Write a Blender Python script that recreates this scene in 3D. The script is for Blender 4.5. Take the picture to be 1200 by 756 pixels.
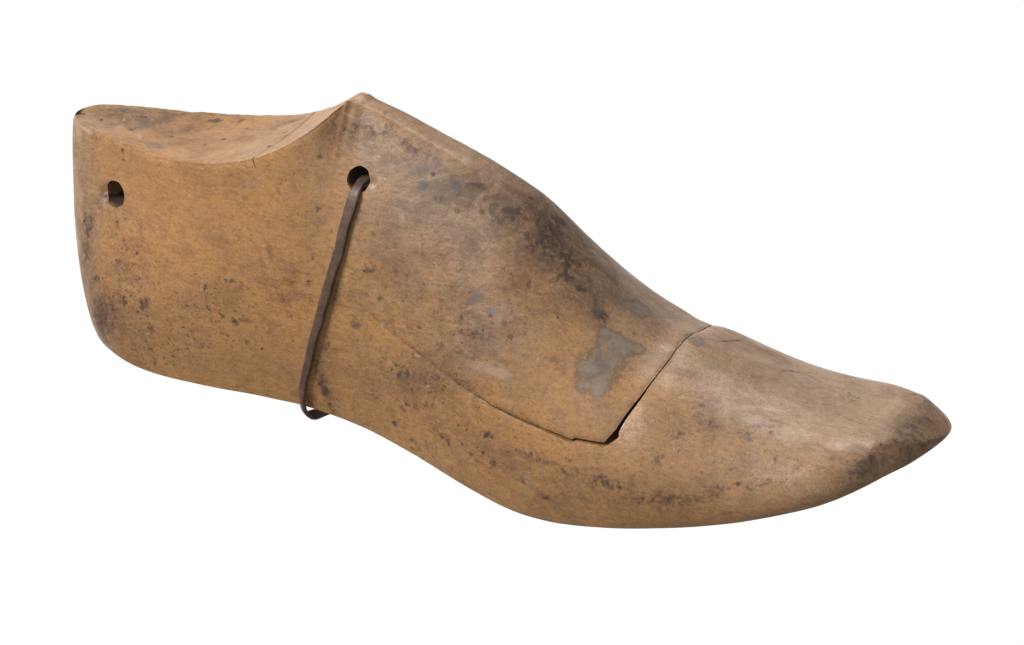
import bpy, bmesh, math, random
import numpy as np

scene = bpy.context.scene
for o in list(bpy.data.objects):
    bpy.data.objects.remove(o)
MM = 0.001

# ------------------------------------------------------------------ camera
PSI, ELV, DIST = math.radians(28), math.radians(28), 1.2
AIM = np.array([0.137, 0.0, 0.030])
ca, cb, cc = math.sin(PSI)*math.cos(ELV), math.cos(PSI)*math.cos(ELV), math.sin(ELV)
cam_data = bpy.data.cameras.new('camera')
cam = bpy.data.objects.new('camera', cam_data)
scene.collection.objects.link(cam)
from mathutils import Vector, Matrix
def aim_at(o, pos, target, up=Vector((0, 0, 1))):
    pos = Vector(pos); f = (Vector(target)-pos).normalized()
    r = f.cross(up).normalized(); u = r.cross(f)
    o.matrix_world = Matrix(((r.x, u.x, -f.x, pos.x), (r.y, u.y, -f.y, pos.y), (r.z, u.z, -f.z, pos.z), (0, 0, 0, 1)))
CAMPOS = Vector((AIM[0]+DIST*ca, AIM[1]-DIST*cb, AIM[2]+DIST*cc))
aim_at(cam, CAMPOS, AIM)
cam_data.sensor_width = 36
cam_data.lens = 4920/1200*36
cam_data.clip_start = 0.05
cam_data.clip_end = 50
scene.camera = cam
scene.render.resolution_x, scene.render.resolution_y = 1024, 645
scene.view_settings.view_transform = 'Standard'
scene.view_settings.look = 'None'
scene.view_settings.exposure = 0
scene.view_settings.gamma = 1

# ------------------------------------------------------------------ studio: white lit backdrop behind, dim room around
world = bpy.data.worlds.new('World')
scene.world = world
world.use_nodes = True
nt = world.node_tree
nt.nodes.clear()
wo = nt.nodes.new('ShaderNodeOutputWorld')
bg = nt.nodes.new('ShaderNodeBackground')
tc = nt.nodes.new('ShaderNodeTexCoord')
dot = nt.nodes.new('ShaderNodeVectorMath'); dot.operation = 'DOT_PRODUCT'
dot.inputs[1].default_value = (-ca, cb, -cc)
nt.links.new(tc.outputs['Generated'], dot.inputs[0])
mr = nt.nodes.new('ShaderNodeMapRange')
mr.interpolation_type = 'SMOOTHSTEP'
mr.inputs['From Min'].default_value = 0.30
mr.inputs['From Max'].default_value = 0.86
mr.inputs['To Min'].default_value = 0.24
mr.inputs['To Max'].default_value = 1.02
nt.links.new(dot.outputs['Value'], mr.inputs['Value'])
nt.links.new(mr.outputs['Result'], bg.inputs['Strength'])
bg.inputs['Color'].default_value = (1, 1, 1, 1)
nt.links.new(bg.outputs[0], wo.inputs[0])

def area(name, pos, target, size, power, col=(1, 1, 1), size_y=None):
    l = bpy.data.lights.new(name, 'AREA')
    l.energy = power; l.color = col; l.size = size
    l.shape = 'DISK'
    if size_y: l.shape = 'RECTANGLE'; l.size_y = size_y
    o = bpy.data.objects.new(name, l)
    scene.collection.objects.link(o)
    aim_at(o, pos, target, Vector((0, 0.02, 1)))
    return o
area('key_softbox', (-0.50, -0.62, 0.78), (0.13, 0, 0.03), 0.50, 15, (1, 0.985, 0.96))
area('top_softbox', (0.02, 0.42, 1.00), (0.17, 0, 0.03), 0.40, 4.3, (1, 1, 1))
area('fill_softbox', (0.45, -1.1, 0.30), (0.13, 0, 0.03), 0.7, 2.0, (0.96, 0.98, 1))

# ------------------------------------------------------------------ carved form of the last (millimetres)
FIT_S=[0.00,2.50,5.00,7.50,10.00,12.50,15.00,17.50,20.00,22.50,25.00,27.50,30.00,32.50,35.00,37.50,40.00,42.50,45.00,47.50,50.00,52.50,55.00,57.50,60.00,62.50,65.00,67.50,70.00,72.50,75.00,77.50,80.00,82.00,84.35,86.70,89.05,91.41,93.76,96.11,98.46,100.81,103.16,105.51,107.86,110.22,112.57,114.92,117.27,119.62,121.97,124.32,126.68,129.03,131.38,133.73,136.08,138.43,140.78,143.14,145.49,147.84,150.19,152.54,154.89,157.24,159.59,161.95,164.30,166.65,169.00,171.35,173.70,176.05,178.41,180.76,183.11,185.46,187.81,190.16,192.51,194.86,197.22,199.57,201.92,204.27,206.62,208.97,211.32,213.68,216.03,218.38,220.73,223.08,225.43,227.78,230.14,232.49,234.84,237.19,239.54,241.89,244.24,246.59,248.95,251.30,253.65,256.00,258.00,259.14,260.29,261.43,262.57,263.71,264.86,266.00]
FIT_ZF=[1.82,1.79,1.75,1.67,1.57,1.44,1.25,0.98,0.63,0.14,-0.36,-0.79,-0.99,-1.08,-1.10,-1.05,-0.92,-0.75,-0.64,-0.54,-0.41,-0.26,-0.08,0.07,0.22,0.35,0.43,0.45,0.43,0.44,0.53,0.69,0.79,0.73,0.53,0.28,0.07,-0.17,-0.40,-0.64,-0.88,-1.20,-1.56,-1.84,-2.17,-2.53,-3.05,-3.44,-3.87,-4.25,-4.65,-5.03,-5.31,-5.81,-6.23,-6.73,-7.05,-7.38,-7.67,-8.02,-8.37,-8.74,-8.95,-9.08,-9.20,-9.34,-9.40,-9.24,-9.06,-8.93,-8.82,-8.59,-8.21,-7.79,-7.44,-7.16,-6.87,-6.47,-5.99,-5.51,-5.08,-4.66,-4.17,-3.65,-3.12,-2.65,-2.20,-1.69,-1.05,-0.32,0.40,1.07,1.75,2.54,3.41,4.32,5.20,6.11,7.11,8.19,9.19,10.19,11.13,12.24,13.34,14.52,15.77,16.98,17.85,18.19,18.50,18.80,19.10,19.40,19.69,19.98]
FIT_ZN=[64.70,65.02,65.22,65.30,65.30,65.30,65.28,65.25,65.18,65.07,64.93,64.83,64.92,65.18,65.56,65.86,66.24,66.80,67.33,67.83,68.38,69.21,70.00,70.76,71.79,72.82,73.83,74.91,76.56,78.18,79.85,81.63,83.80,85.97,88.48,90.84,89.83,88.60,87.91,87.17,86.40,85.74,84.86,84.17,83.28,82.41,81.58,80.78,80.06,79.30,78.35,77.44,76.44,75.62,74.56,73.31,71.90,71.13,70.12,68.88,66.63,64.52,61.79,59.14,56.94,54.93,52.87,50.06,48.08,46.05,44.17,42.18,40.27,39.22,37.84,36.23,34.29,33.04,33.45,33.85,33.71,32.60,31.61,30.91,30.07,29.70,28.94,28.69,28.00,27.62,27.26,27.01,26.61,26.24,26.22,26.03,25.90,25.80,25.74,25.72,25.80,25.96,26.05,26.05,26.01,25.95,25.87,25.40,24.69,24.34,23.88,23.34,22.77,22.15,21.49,20.80]
FIT_ZC=[63.80,64.12,64.32,64.40,64.40,64.40,64.39,64.38,64.37,64.35,64.32,64.32,64.37,64.50,64.77,65.05,65.41,65.88,66.39,66.91,67.49,68.29,69.07,69.87,70.89,71.94,73.06,74.37,76.10,77.96,79.97,81.98,84.10,86.03,88.18,90.21,90.76,89.64,89.08,88.49,87.84,87.26,86.45,85.82,84.97,84.15,83.36,82.60,81.92,81.20,80.28,79.39,78.43,77.65,76.62,75.41,74.03,73.31,72.33,71.14,68.95,66.89,64.22,61.64,59.50,57.55,55.55,52.80,50.88,48.89,47.06,45.12,43.24,42.20,40.84,39.23,37.28,36.02,36.42,36.80,36.63,35.49,34.47,33.74,32.86,32.43,31.63,31.34,30.59,30.16,29.75,29.45,28.99,28.56,28.46,28.18,27.95,27.75,27.58,27.40,27.27,27.18,27.12,27.06,27.01,26.95,26.83,26.21,25.37,24.95,24.43,23.83,23.18,22.49,21.76,21.00]
FIT_ZR=[64.70,65.02,65.22,65.30,65.30,65.30,65.31,65.32,65.35,65.42,65.51,65.60,65.62,65.63,65.78,66.04,66.37,66.75,67.25,67.79,68.39,69.17,69.94,70.79,71.79,72.79,73.81,75.05,76.53,78.30,80.37,82.41,84.40,86.09,87.87,89.59,89.83,88.60,87.91,87.17,86.40,85.74,84.86,84.17,83.28,82.41,81.58,80.78,80.06,79.30,78.35,77.44,76.44,75.62,74.56,73.31,71.90,71.13,70.12,68.88,66.63,64.52,61.79,59.14,56.94,54.93,52.87,50.06,48.08,46.05,44.17,42.18,40.27,39.22,37.84,36.23,34.29,33.04,33.45,33.85,33.71,32.60,31.61,30.91,30.07,29.70,28.94,28.69,28.00,27.62,27.26,27.01,26.61,26.24,26.22,26.03,25.90,25.80,25.74,25.72,25.80,25.96,26.05,26.05,26.01,25.95,25.87,25.40,24.69,24.34,23.88,23.34,22.77,22.15,21.49,20.80]
MARKS=[
('D',4.2,-16.4,37.6,0.87,-0.34,0.36,0.24,-0.34,-0.91,4.27,5.59,0.45),
('D',4.0,-18.2,27.7,0.8,-0.44,0.39,0.28,-0.31,-0.91,3.89,7.35,0.4),
('D',11.6,-23.6,9.8,0.81,-0.42,0.4,0.39,-0.12,-0.91,6.67,7.16,0.55),
('D',14.4,-24.7,15.6,0.9,-0.26,0.34,0.31,-0.17,-0.94,7.53,6.07,0.4),
('D',21.9,-25.3,20.8,0.96,-0.06,0.27,0.25,-0.19,-0.95,2.62,1.57,0.5),
('D',28.6,-25.9,21.9,0.96,-0.06,0.26,0.25,-0.17,-0.95,2.59,2.37,0.7),
('D',25.0,-22.5,35.1,0.96,-0.1,0.28,0.24,-0.28,-0.93,1.01,1.01,0.8),
('D',9.7,-22.0,23.1,0.87,-0.32,0.36,0.28,-0.27,-0.92,1.86,1.31,0.7),
('D',18.9,-24.0,25.6,0.96,-0.06,0.26,0.24,-0.24,-0.94,0.98,0.9,0.5),
('D',30.7,-26.9,14.3,0.96,-0.05,0.26,0.26,-0.08,-0.96,1.92,1.38,0.6),
('D',31.5,-27.0,6.9,0.96,-0.05,0.27,0.27,0.03,-0.96,1.29,1.49,0.5),
('D',27.6,-26.3,1.6,0.95,-0.1,0.29,0.3,0.12,-0.95,1.02,0.99,0.7),
('D',35.1,-26.5,0.5,0.96,-0.07,0.28,0.29,0.14,-0.95,0.66,0.66,0.6),
('D',39.4,-27.2,7.4,0.97,-0.03,0.26,0.26,0.04,-0.96,0.94,1.19,0.5),
('D',35.6,-27.1,5.6,0.96,-0.05,0.27,0.27,0.06,-0.96,0.64,0.76,0.6),
('D',49.8,-25.6,31.8,0.33,0.14,0.93,0.94,-0.06,-0.33,2.25,0.6,0.95),
('D',51.7,-26.5,25.7,0.97,0.04,0.22,0.23,-0.11,-0.97,1.47,1.32,0.8),
('D',54.1,-26.8,21.9,0.97,0.05,0.22,0.22,-0.08,-0.97,0.58,1.08,0.6),
('D',56.5,-26.5,24.3,0.97,0.06,0.21,0.22,-0.09,-0.97,0.69,0.64,0.95),
('D',60.4,-26.3,23.7,0.98,0.08,0.21,0.21,-0.07,-0.97,1.42,1.61,0.75),
('D',57.0,-25.0,35.3,0.98,0.05,0.21,0.22,-0.15,-0.96,0.72,0.78,0.8),
('D',58.8,-24.9,35.8,0.58,0.14,0.8,0.82,-0.07,-0.57,1.75,0.76,0.7),
('D',69.0,-26.1,16.6,0.97,0.08,0.21,0.21,-0.01,-0.98,0.68,0.67,0.95),
('D',64.4,-26.4,17.6,0.97,0.09,0.21,0.21,-0.02,-0.98,1.41,1.11,0.5),
('D',62.2,-26.5,20.2,0.98,0.08,0.21,0.21,-0.04,-0.98,1.13,1.09,0.4),
('D',77.7,-24.8,29.2,0.97,0.06,0.22,0.22,-0.09,-0.97,1.42,1.59,0.3),
('D',48.8,-27.4,11.8,0.97,0.01,0.24,0.24,0.0,-0.97,2.41,2.29,0.25),
('D',40.3,-25.9,27.9,0.97,-0.02,0.25,0.24,-0.17,-0.96,0.49,0.42,0.8),
('D',37.4,-26.1,25.5,0.97,-0.03,0.25,0.24,-0.16,-0.96,0.44,0.37,0.7),
('D',74.5,-22.8,45.6,0.98,0.08,0.2,0.21,-0.15,-0.97,3.35,2.04,0.25),
('D',15.8,-13.5,62.8,0.95,-0.16,0.28,0.24,-0.23,-0.94,0.89,1.53,0.7),
('D',16.2,-14.1,60.1,0.95,-0.15,0.28,0.24,-0.25,-0.94,1.06,0.38,0.8),
('D',11.7,-13.8,56.7,0.94,-0.17,0.29,0.23,-0.28,-0.93,1.09,0.76,0.35),
('D',3.4,-10.1,63.5,0.92,-0.23,0.3,0.24,-0.26,-0.94,1.57,2.05,0.3),
('D',16.5,-18.9,42.5,0.96,-0.1,0.27,0.23,-0.32,-0.92,1.35,1.26,0.45),
('D',19.0,-18.9,44.0,0.96,-0.11,0.27,0.23,-0.31,-0.92,0.54,0.55,0.7),
('D',31.3,11.8,65.4,0.95,0.3,0.09,0.31,-0.95,-0.09,2.86,2.07,0.85),
('D',28.0,11.0,65.2,0.94,0.34,0.07,0.35,-0.93,-0.11,1.54,1.48,0.5),
('D',39.4,13.7,66.3,0.41,0.9,0.14,0.9,-0.43,0.08,1.95,1.32,0.6),
('D',61.8,-7.1,71.9,0.77,0.55,0.32,0.49,-0.84,0.24,1.47,1.51,1),
('D',61.8,-7.1,71.9,0.77,0.55,0.32,0.49,-0.84,0.24,0.98,1.08,1),
('D',51.7,-7.7,68.4,0.96,-0.11,0.26,-0.12,-0.99,0.01,0.65,0.81,0.7),
('D',65.8,-18.4,72.4,0.98,0.05,0.2,0.21,-0.15,-0.97,1.13,1.52,0.4),
('D',69.2,-18.0,73.7,0.98,0.08,0.19,0.2,-0.15,-0.97,1.38,0.5,0.4),
('D',51.7,-19.0,67.7,0.98,0.0,0.22,0.22,-0.16,-0.96,1.48,0.76,0.3),
('D',74.0,-18.5,68.6,0.98,0.15,0.16,0.18,-0.16,-0.97,0.37,0.35,0.8),
('D',60.4,-22.5,49.2,0.98,0.04,0.21,0.22,-0.18,-0.96,0.4,0.36,0.8),
('D',84.6,-18.0,62.1,0.96,0.27,0.1,0.17,-0.24,-0.96,0.96,0.94,0.9),
('D',84.4,-21.6,47.9,0.97,0.15,0.17,0.19,-0.18,-0.96,0.64,0.68,0.85),
('D',82.7,-22.1,46.3,0.98,0.13,0.18,0.2,-0.17,-0.97,0.59,0.56,0.7),
('D',83.5,-22.7,42.8,0.98,0.12,0.18,0.2,-0.15,-0.97,1.36,1.27,0.5),
('D',83.7,-23.1,40.5,0.98,0.11,0.19,0.2,-0.14,-0.97,0.82,0.77,0.6),
('D',115.2,-21.5,49.8,0.97,0.03,0.22,0.22,-0.29,-0.93,0.7,0.73,0.5),
('D',118.5,-18.3,58.9,0.98,0.09,0.19,0.21,-0.37,-0.9,0.54,0.48,0.4),
('D',102.5,-21.4,48.2,0.97,0.01,0.23,0.23,-0.24,-0.94,1.43,1.23,0.3),
('D',102.9,-17.6,61.0,0.98,0.06,0.2,0.21,-0.33,-0.92,1.65,1.21,0.5),
('D',101.9,-18.4,58.7,0.98,0.05,0.21,0.21,-0.31,-0.93,1.39,1.21,0.4),
('D',116.5,-9.1,76.1,0.96,0.25,0.11,0.24,-0.55,-0.8,0.75,0.73,0.9),
('D',82.4,-14.2,76.2,0.9,0.43,0.02,0.14,-0.26,-0.96,1.21,0.73,0.4),
('D',130.2,-6.6,74.8,0.95,0.3,-0.1,0.14,-0.7,-0.7,3.86,1.26,0.75),
('D',125.3,-9.9,72.8,0.95,0.28,0.1,0.25,-0.56,-0.79,1.23,0.98,0.5),
('D',140.4,-7.3,69.8,0.92,0.32,-0.22,0.11,-0.75,-0.65,3.82,2.29,0.85),
('D',138.7,-10.3,67.8,0.92,0.39,0.04,0.29,-0.6,-0.74,3.36,1.49,0.6),
('D',143.4,-3.5,70.0,0.57,0.79,-0.22,0.59,-0.58,-0.57,2.46,2.32,0.6),
('D',142.8,0.4,70.7,0.41,0.87,-0.28,0.72,-0.5,-0.48,1.0,0.9,1),
('D',149.8,-2.2,64.5,0.67,0.4,-0.63,0.24,-0.91,-0.33,4.04,4.21,0.6),
('D',154.8,-5.8,58.3,0.61,0.77,-0.2,0.45,-0.54,-0.71,4.81,4.09,0.6),
('D',150.1,-8.4,61.4,0.67,0.72,-0.16,0.4,-0.54,-0.74,3.59,2.99,0.5),
('D',126.5,-12.7,68.7,0.96,0.23,0.12,0.23,-0.52,-0.82,1.0,1.21,0.6),
('D',133.3,-10.6,69.5,0.94,0.34,0.07,0.27,-0.58,-0.77,0.97,1.23,0.6),
('D',144.8,-6.3,67.7,0.72,0.68,-0.13,0.42,-0.57,-0.7,1.0,1.02,0.5),
('D',126.0,-17.0,61.4,0.98,0.14,0.17,0.21,-0.43,-0.88,0.78,0.72,0.5),
('D',118.5,-18.4,58.7,0.98,0.09,0.19,0.21,-0.37,-0.9,0.8,0.72,0.4),
('D',123.6,-20.2,54.3,0.98,0.07,0.2,0.22,-0.36,-0.91,1.08,1.2,0.5),
('D',145.0,-17.2,56.6,0.92,0.39,0.04,0.25,-0.5,-0.83,1.91,1.2,0.5),
('D',133.9,-16.3,61.4,0.97,0.21,0.14,0.22,-0.49,-0.84,4.51,2.16,0.25),
('D',120.6,-12.2,70.7,0.97,0.21,0.13,0.22,-0.5,-0.84,2.53,1.69,0.35),
('D',158.1,-3.9,56.0,0.56,0.8,-0.23,0.5,-0.54,-0.68,3.9,2.63,0.45),
('D',147.5,-7.7,64.4,0.69,0.71,-0.15,0.4,-0.55,-0.74,5.58,2.0,0.4),
('D',158.5,-8.0,53.7,0.62,0.76,-0.2,0.46,-0.55,-0.69,2.39,2.06,0.85),
('D',162.8,-7.1,50.2,0.77,0.28,-0.58,0.02,-0.91,-0.41,2.18,1.44,0.7),
('D',166.6,-6.2,47.3,0.61,0.77,-0.21,0.5,-0.57,-0.65,1.08,1.85,0.7),
('D',150.8,-16.0,54.0,0.84,0.54,-0.04,0.29,-0.52,-0.81,0.72,2.89,0.55),
('D',156.8,-11.9,53.0,0.73,0.67,-0.13,0.39,-0.56,-0.73,1.99,1.99,0.4),
('D',169.9,-8.3,43.8,0.81,0.21,-0.54,0.02,-0.94,-0.34,2.88,2.09,0.7),
('D',151.4,0.1,63.0,0.32,0.89,-0.32,0.63,-0.45,-0.63,5.51,4.29,0.5),
('D',156.8,-2.2,57.7,0.44,0.85,-0.28,0.59,-0.51,-0.63,4.91,3.99,0.45),
('D',160.1,-3.5,54.3,0.53,0.81,-0.24,0.51,-0.54,-0.67,3.4,2.66,0.4),
('D',160.7,-17.2,45.5,0.82,0.56,-0.06,0.33,-0.56,-0.76,0.48,0.49,0.8),
('D',107.1,-23.3,41.1,0.97,-0.02,0.25,0.24,-0.21,-0.95,1.74,1.25,0.5),
('D',100.4,-24.9,26.8,0.96,-0.04,0.26,0.26,-0.11,-0.96,0.6,0.53,0.6),
('D',104.0,-25.0,28.9,0.96,-0.05,0.27,0.26,-0.13,-0.96,1.51,1.3,0.35),
('D',108.5,-22.4,45.3,0.97,0.0,0.24,0.23,-0.24,-0.94,0.86,0.74,0.5),
('D',115.5,-23.2,43.7,0.97,-0.0,0.24,0.23,-0.25,-0.94,0.57,0.49,0.6),
('D',118.6,-24.4,40.0,0.97,-0.02,0.25,0.24,-0.24,-0.94,0.87,0.74,0.5),
('D',120.7,-25.4,36.3,0.96,-0.05,0.26,0.25,-0.23,-0.94,0.71,0.64,0.9),
('D',118.5,-25.6,34.2,0.96,-0.05,0.27,0.25,-0.21,-0.95,0.74,0.37,0.6),
('D',128.0,-25.7,38.3,0.97,-0.03,0.26,0.24,-0.27,-0.93,0.87,0.98,0.5),
('D',134.2,-24.9,42.6,0.97,0.03,0.23,0.23,-0.33,-0.92,0.97,0.96,0.7),
('D',137.4,-24.5,44.2,0.97,0.05,0.22,0.22,-0.36,-0.91,0.95,0.72,0.5),
('D',143.4,-24.1,45.0,0.97,0.16,0.17,0.22,-0.39,-0.9,1.02,0.95,0.7),
('D',128.7,-27.0,33.6,0.96,-0.06,0.27,0.25,-0.25,-0.94,2.36,1.23,0.55),
('D',109.9,-26.0,24.5,0.96,-0.08,0.28,0.27,-0.12,-0.95,1.23,1.31,0.5),
('D',103.4,-25.8,18.3,0.95,-0.08,0.28,0.28,-0.07,-0.96,0.47,0.41,0.6),
('D',114.5,-26.7,23.2,0.95,-0.09,0.29,0.28,-0.13,-0.95,3.71,2.62,0.4),
('D',116.9,-27.2,21.1,0.95,-0.11,0.3,0.28,-0.13,-0.95,4.4,2.1,0.5),
('D',128.9,-28.9,23.8,0.95,-0.11,0.3,0.27,-0.19,-0.94,2.8,1.52,0.55),
('D',136.7,-30.2,23.6,0.82,-0.22,-0.52,-0.55,-0.07,-0.83,1.74,0.61,0.5),
('D',135.3,-26.3,38.5,0.97,0.0,0.24,0.23,-0.31,-0.92,1.4,1.45,0.4),
('D',102.4,-21.3,48.6,0.97,0.01,0.23,0.23,-0.25,-0.94,2.85,2.46,0.35),
('D',126.4,-22.1,49.5,0.98,0.03,0.18,0.18,-0.34,-0.92,8.22,0.36,0.6),
('D',146.8,-33.4,12.6,0.37,0.06,0.93,0.92,-0.17,-0.35,1.68,0.87,1),
('D',145.7,-33.8,6.4,0.93,-0.15,0.33,0.32,-0.1,-0.94,0.64,0.7,0.9),
('D',141.5,-33.0,4.7,0.92,-0.19,0.34,0.33,-0.08,-0.94,1.01,0.97,0.5),
('D',130.7,-30.6,6.2,0.91,-0.21,0.35,0.34,-0.07,-0.94,1.04,0.84,0.6),
('D',133.3,-31.2,5.7,0.92,-0.2,0.35,0.34,-0.07,-0.94,1.03,1.39,0.6),
('D',128.7,-30.0,1.6,0.9,-0.24,0.36,0.37,-0.03,-0.93,0.72,0.88,0.5),
('D',128.6,-30.2,7.7,0.92,-0.2,0.34,0.33,-0.08,-0.94,0.69,0.55,0.6),
('D',127.3,-29.6,15.2,0.93,-0.16,0.32,0.31,-0.13,-0.94,1.98,1.06,0.5),
('D',121.3,-28.5,12.5,0.93,-0.17,0.33,0.32,-0.09,-0.94,5.34,2.18,0.45),
('D',116.7,-27.7,10.4,0.93,-0.15,0.32,0.32,-0.06,-0.95,2.31,1.4,0.4),
('D',120.5,-28.0,-0.5,0.97,-0.19,-0.14,-0.12,0.12,-0.98,3.36,3.06,0.4),
('D',114.0,-27.1,4.1,0.93,-0.17,0.33,0.34,0.0,-0.94,2.03,1.18,0.4),
('D',149.6,-34.5,4.3,0.94,-0.14,0.32,0.31,-0.08,-0.95,1.58,1.62,0.4),
('D',100.6,-25.2,2.8,0.99,-0.07,-0.14,-0.14,0.09,-0.99,4.06,0.42,0.35),
('D',165.3,-35.5,10.0,0.99,-0.02,0.1,0.1,-0.2,-0.98,6.73,1.28,0.4),
('D',173.1,-35.0,12.1,0.97,0.09,0.21,0.23,-0.26,-0.94,1.3,0.97,0.7),
('D',160.6,-35.0,11.1,1.0,-0.07,0.04,0.03,-0.19,-0.98,3.24,1.05,0.4),
('D',133.1,-31.2,5.9,0.92,-0.2,0.35,0.34,-0.07,-0.94,1.03,1.67,0.5),
('D',174.3,-35.7,9.4,0.99,0.05,0.1,0.1,-0.22,-0.97,7.76,2.01,0.35),
('D',186.9,-35.3,8.2,1.0,0.07,0.05,0.06,-0.21,-0.98,4.55,1.76,0.65),
('D',183.9,-35.2,9.5,0.97,0.11,0.21,0.23,-0.23,-0.95,2.57,1.95,0.5),
('D',199.0,-30.3,17.6,0.65,0.48,0.59,0.74,-0.23,-0.63,2.14,1.19,0.6),
('D',202.0,-25.4,23.0,0.94,0.34,0.08,0.29,-0.64,-0.71,1.89,1.46,0.5),
('D',203.8,-24.2,23.6,0.87,0.46,0.16,0.44,-0.62,-0.65,3.29,1.0,0.4),
('D',209.0,-19.4,25.7,0.91,0.42,0.03,0.38,-0.77,-0.51,2.82,2.71,0.4),
('D',203.8,-28.0,19.6,0.95,0.3,0.11,0.26,-0.55,-0.79,0.48,0.71,0.6),
('D',158.8,-35.8,1.5,0.94,-0.11,0.31,0.31,-0.06,-0.95,3.05,1.64,0.4),
('D',167.1,-36.7,-0.1,0.96,-0.06,0.29,0.29,-0.01,-0.96,4.06,1.66,0.5),
('D',198.0,-34.4,6.7,0.98,0.17,0.07,0.09,-0.12,-0.99,9.79,2.32,0.4),
('D',210.0,-32.1,8.2,0.96,0.21,0.2,0.22,-0.13,-0.97,9.8,1.99,0.3),
('D',198.5,-31.3,16.1,0.96,0.24,0.14,0.23,-0.41,-0.88,2.42,1.18,0.4),
('D',217.2,-29.5,12.9,0.94,0.25,0.23,0.3,-0.33,-0.89,4.84,1.88,0.4),
('D',228.7,-26.8,15.3,0.92,0.25,0.31,0.4,-0.42,-0.82,5.83,1.87,0.35),
('D',221.9,-28.0,14.5,0.96,0.21,0.15,0.23,-0.43,-0.87,0.72,0.47,0.8),
('D',224.7,-25.2,18.2,0.96,0.23,0.15,0.26,-0.61,-0.75,0.96,0.72,0.4),
('D',219.2,-18.6,24.2,0.93,0.37,0.06,0.35,-0.8,-0.49,3.29,2.2,0.25),
('D',253.6,-15.1,21.7,0.49,0.79,0.36,0.66,-0.07,-0.75,7.28,2.8,0.55),  # near side of the toe bevel, its shade painted dark
('D',259.1,2.6,25.0,0.19,0.98,-0.06,0.91,-0.2,-0.37,10.81,5.8,0.3),  # bevel face: painted shade mixed with some dirt
('D',255.3,-7.5,25.2,0.75,0.65,-0.13,0.53,-0.7,-0.47,0.54,0.45,1),
('D',260.8,-2.0,23.2,0.54,0.8,-0.26,0.37,-0.5,-0.78,0.58,0.96,0.7),
('D',253.0,22.8,25.4,0.45,0.84,-0.3,0.89,-0.45,0.07,2.27,2.1,0.4),
('D',217.7,14.2,28.2,0.67,0.69,-0.27,0.73,-0.68,0.05,4.28,1.37,0.45),
('D',236.6,-22.4,20.3,0.97,0.2,0.16,0.26,-0.71,-0.65,1.2,1.74,0.5),
('D',222.1,-28.2,14.2,0.97,0.21,0.16,0.23,-0.41,-0.88,0.6,0.47,0.7),
('D',234.7,-11.1,25.7,0.92,0.39,0.05,0.4,-0.9,-0.16,0.7,0.75,0.4),
('D',239.1,9.4,27.2,0.81,0.58,-0.08,0.59,-0.81,0.02,3.4,3.65,0.35),
('D',230.8,-21.8,21.0,0.96,0.23,0.14,0.27,-0.75,-0.61,1.91,1.53,0.3),
('D',198.6,16.2,31.9,0.25,0.92,-0.31,0.93,-0.32,-0.19,6.69,0.53,0.9),
('D',264.3,5.5,21.4,0.23,0.97,0.05,0.36,-0.03,-0.93,5.8,1.41,0.4),
('D',86.0,-6.6,88.3,0.64,0.65,0.42,0.6,-0.06,-0.8,2.42,1.45,0.5),
('D',84.6,-8.9,86.1,0.56,0.68,0.47,0.58,0.08,-0.81,2.91,1.46,0.4),
('D',90.9,-7.2,83.9,0.96,0.27,0.1,0.22,-0.46,-0.86,5.01,2.91,0.5),
('D',98.1,-6.1,84.5,0.97,0.2,0.13,0.22,-0.54,-0.81,5.12,2.95,0.4),
('D',107.2,-6.6,81.8,0.91,-0.12,-0.39,-0.38,-0.61,-0.7,5.6,1.68,0.45),
('D',96.7,-1.8,88.3,0.96,-0.02,-0.26,-0.04,-1.0,-0.04,3.59,1.66,0.4),
('D',111.1,-6.8,80.6,0.96,0.28,0.1,0.25,-0.57,-0.78,3.47,2.22,0.4),
('D',83.3,-13.7,76.4,0.9,0.43,0.02,0.15,-0.27,-0.95,1.21,0.97,0.5),
('D',-8.7,0.0,64.5,0.06,0.99,0.15,-0.38,0.16,-0.91,0.99,0.83,0.9),
('D',205.0,-17.2,27.8,0.88,0.48,-0.01,0.43,-0.79,-0.45,3.77,2.85,0.3),
('D',224.0,-13.6,25.6,0.91,0.41,0.03,0.41,-0.87,-0.29,5.63,3.9,0.25),
('D',140.1,-26.2,39.9,0.97,0.04,0.23,0.23,-0.34,-0.91,5.47,3.84,0.3),
('D',146.1,-22.4,47.5,0.96,0.27,0.11,0.22,-0.42,-0.88,5.88,3.33,0.3),
('D',135.9,-28.3,31.7,0.96,-0.04,0.27,0.25,-0.26,-0.93,7.56,2.44,0.3),
('D',150.7,-25.6,39.4,0.96,0.25,0.12,0.22,-0.4,-0.89,4.43,2.38,0.3),
('B',115.1,-7.7,78.4,0.96,0.27,0.1,0.24,-0.57,-0.78,3.47,3.45,0.5),
('B',114.6,-11.3,73.3,0.97,0.2,0.14,0.22,-0.5,-0.84,2.03,1.93,0.8),
('B',110.5,-9.9,76.3,0.97,0.21,0.13,0.22,-0.51,-0.83,3.54,2.18,0.45),
('B',123.5,-8.8,74.7,0.95,0.3,0.09,0.25,-0.58,-0.78,2.94,1.97,0.5),
('B',135.4,-6.7,72.5,0.89,0.46,0.0,0.34,-0.64,-0.69,2.15,1.53,0.55),
('B',99.3,-24.4,31.1,0.97,-0.09,-0.24,-0.25,-0.1,-0.96,2.11,1.46,0.7),
('B',107.1,-23.3,41.1,0.97,-0.02,0.25,0.24,-0.21,-0.95,1.45,1.0,0.4),
('B',123.3,-28.2,-3.6,0.89,-0.26,0.37,0.39,0.03,-0.92,1.88,1.28,0.35),
('B',159.6,-35.0,10.8,1.0,-0.07,0.04,0.03,-0.18,-0.98,3.8,1.32,0.4),
('B',3.9,6.4,64.8,0.96,0.29,0.02,0.29,-0.94,-0.16,6.8,1.82,0.5),
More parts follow.
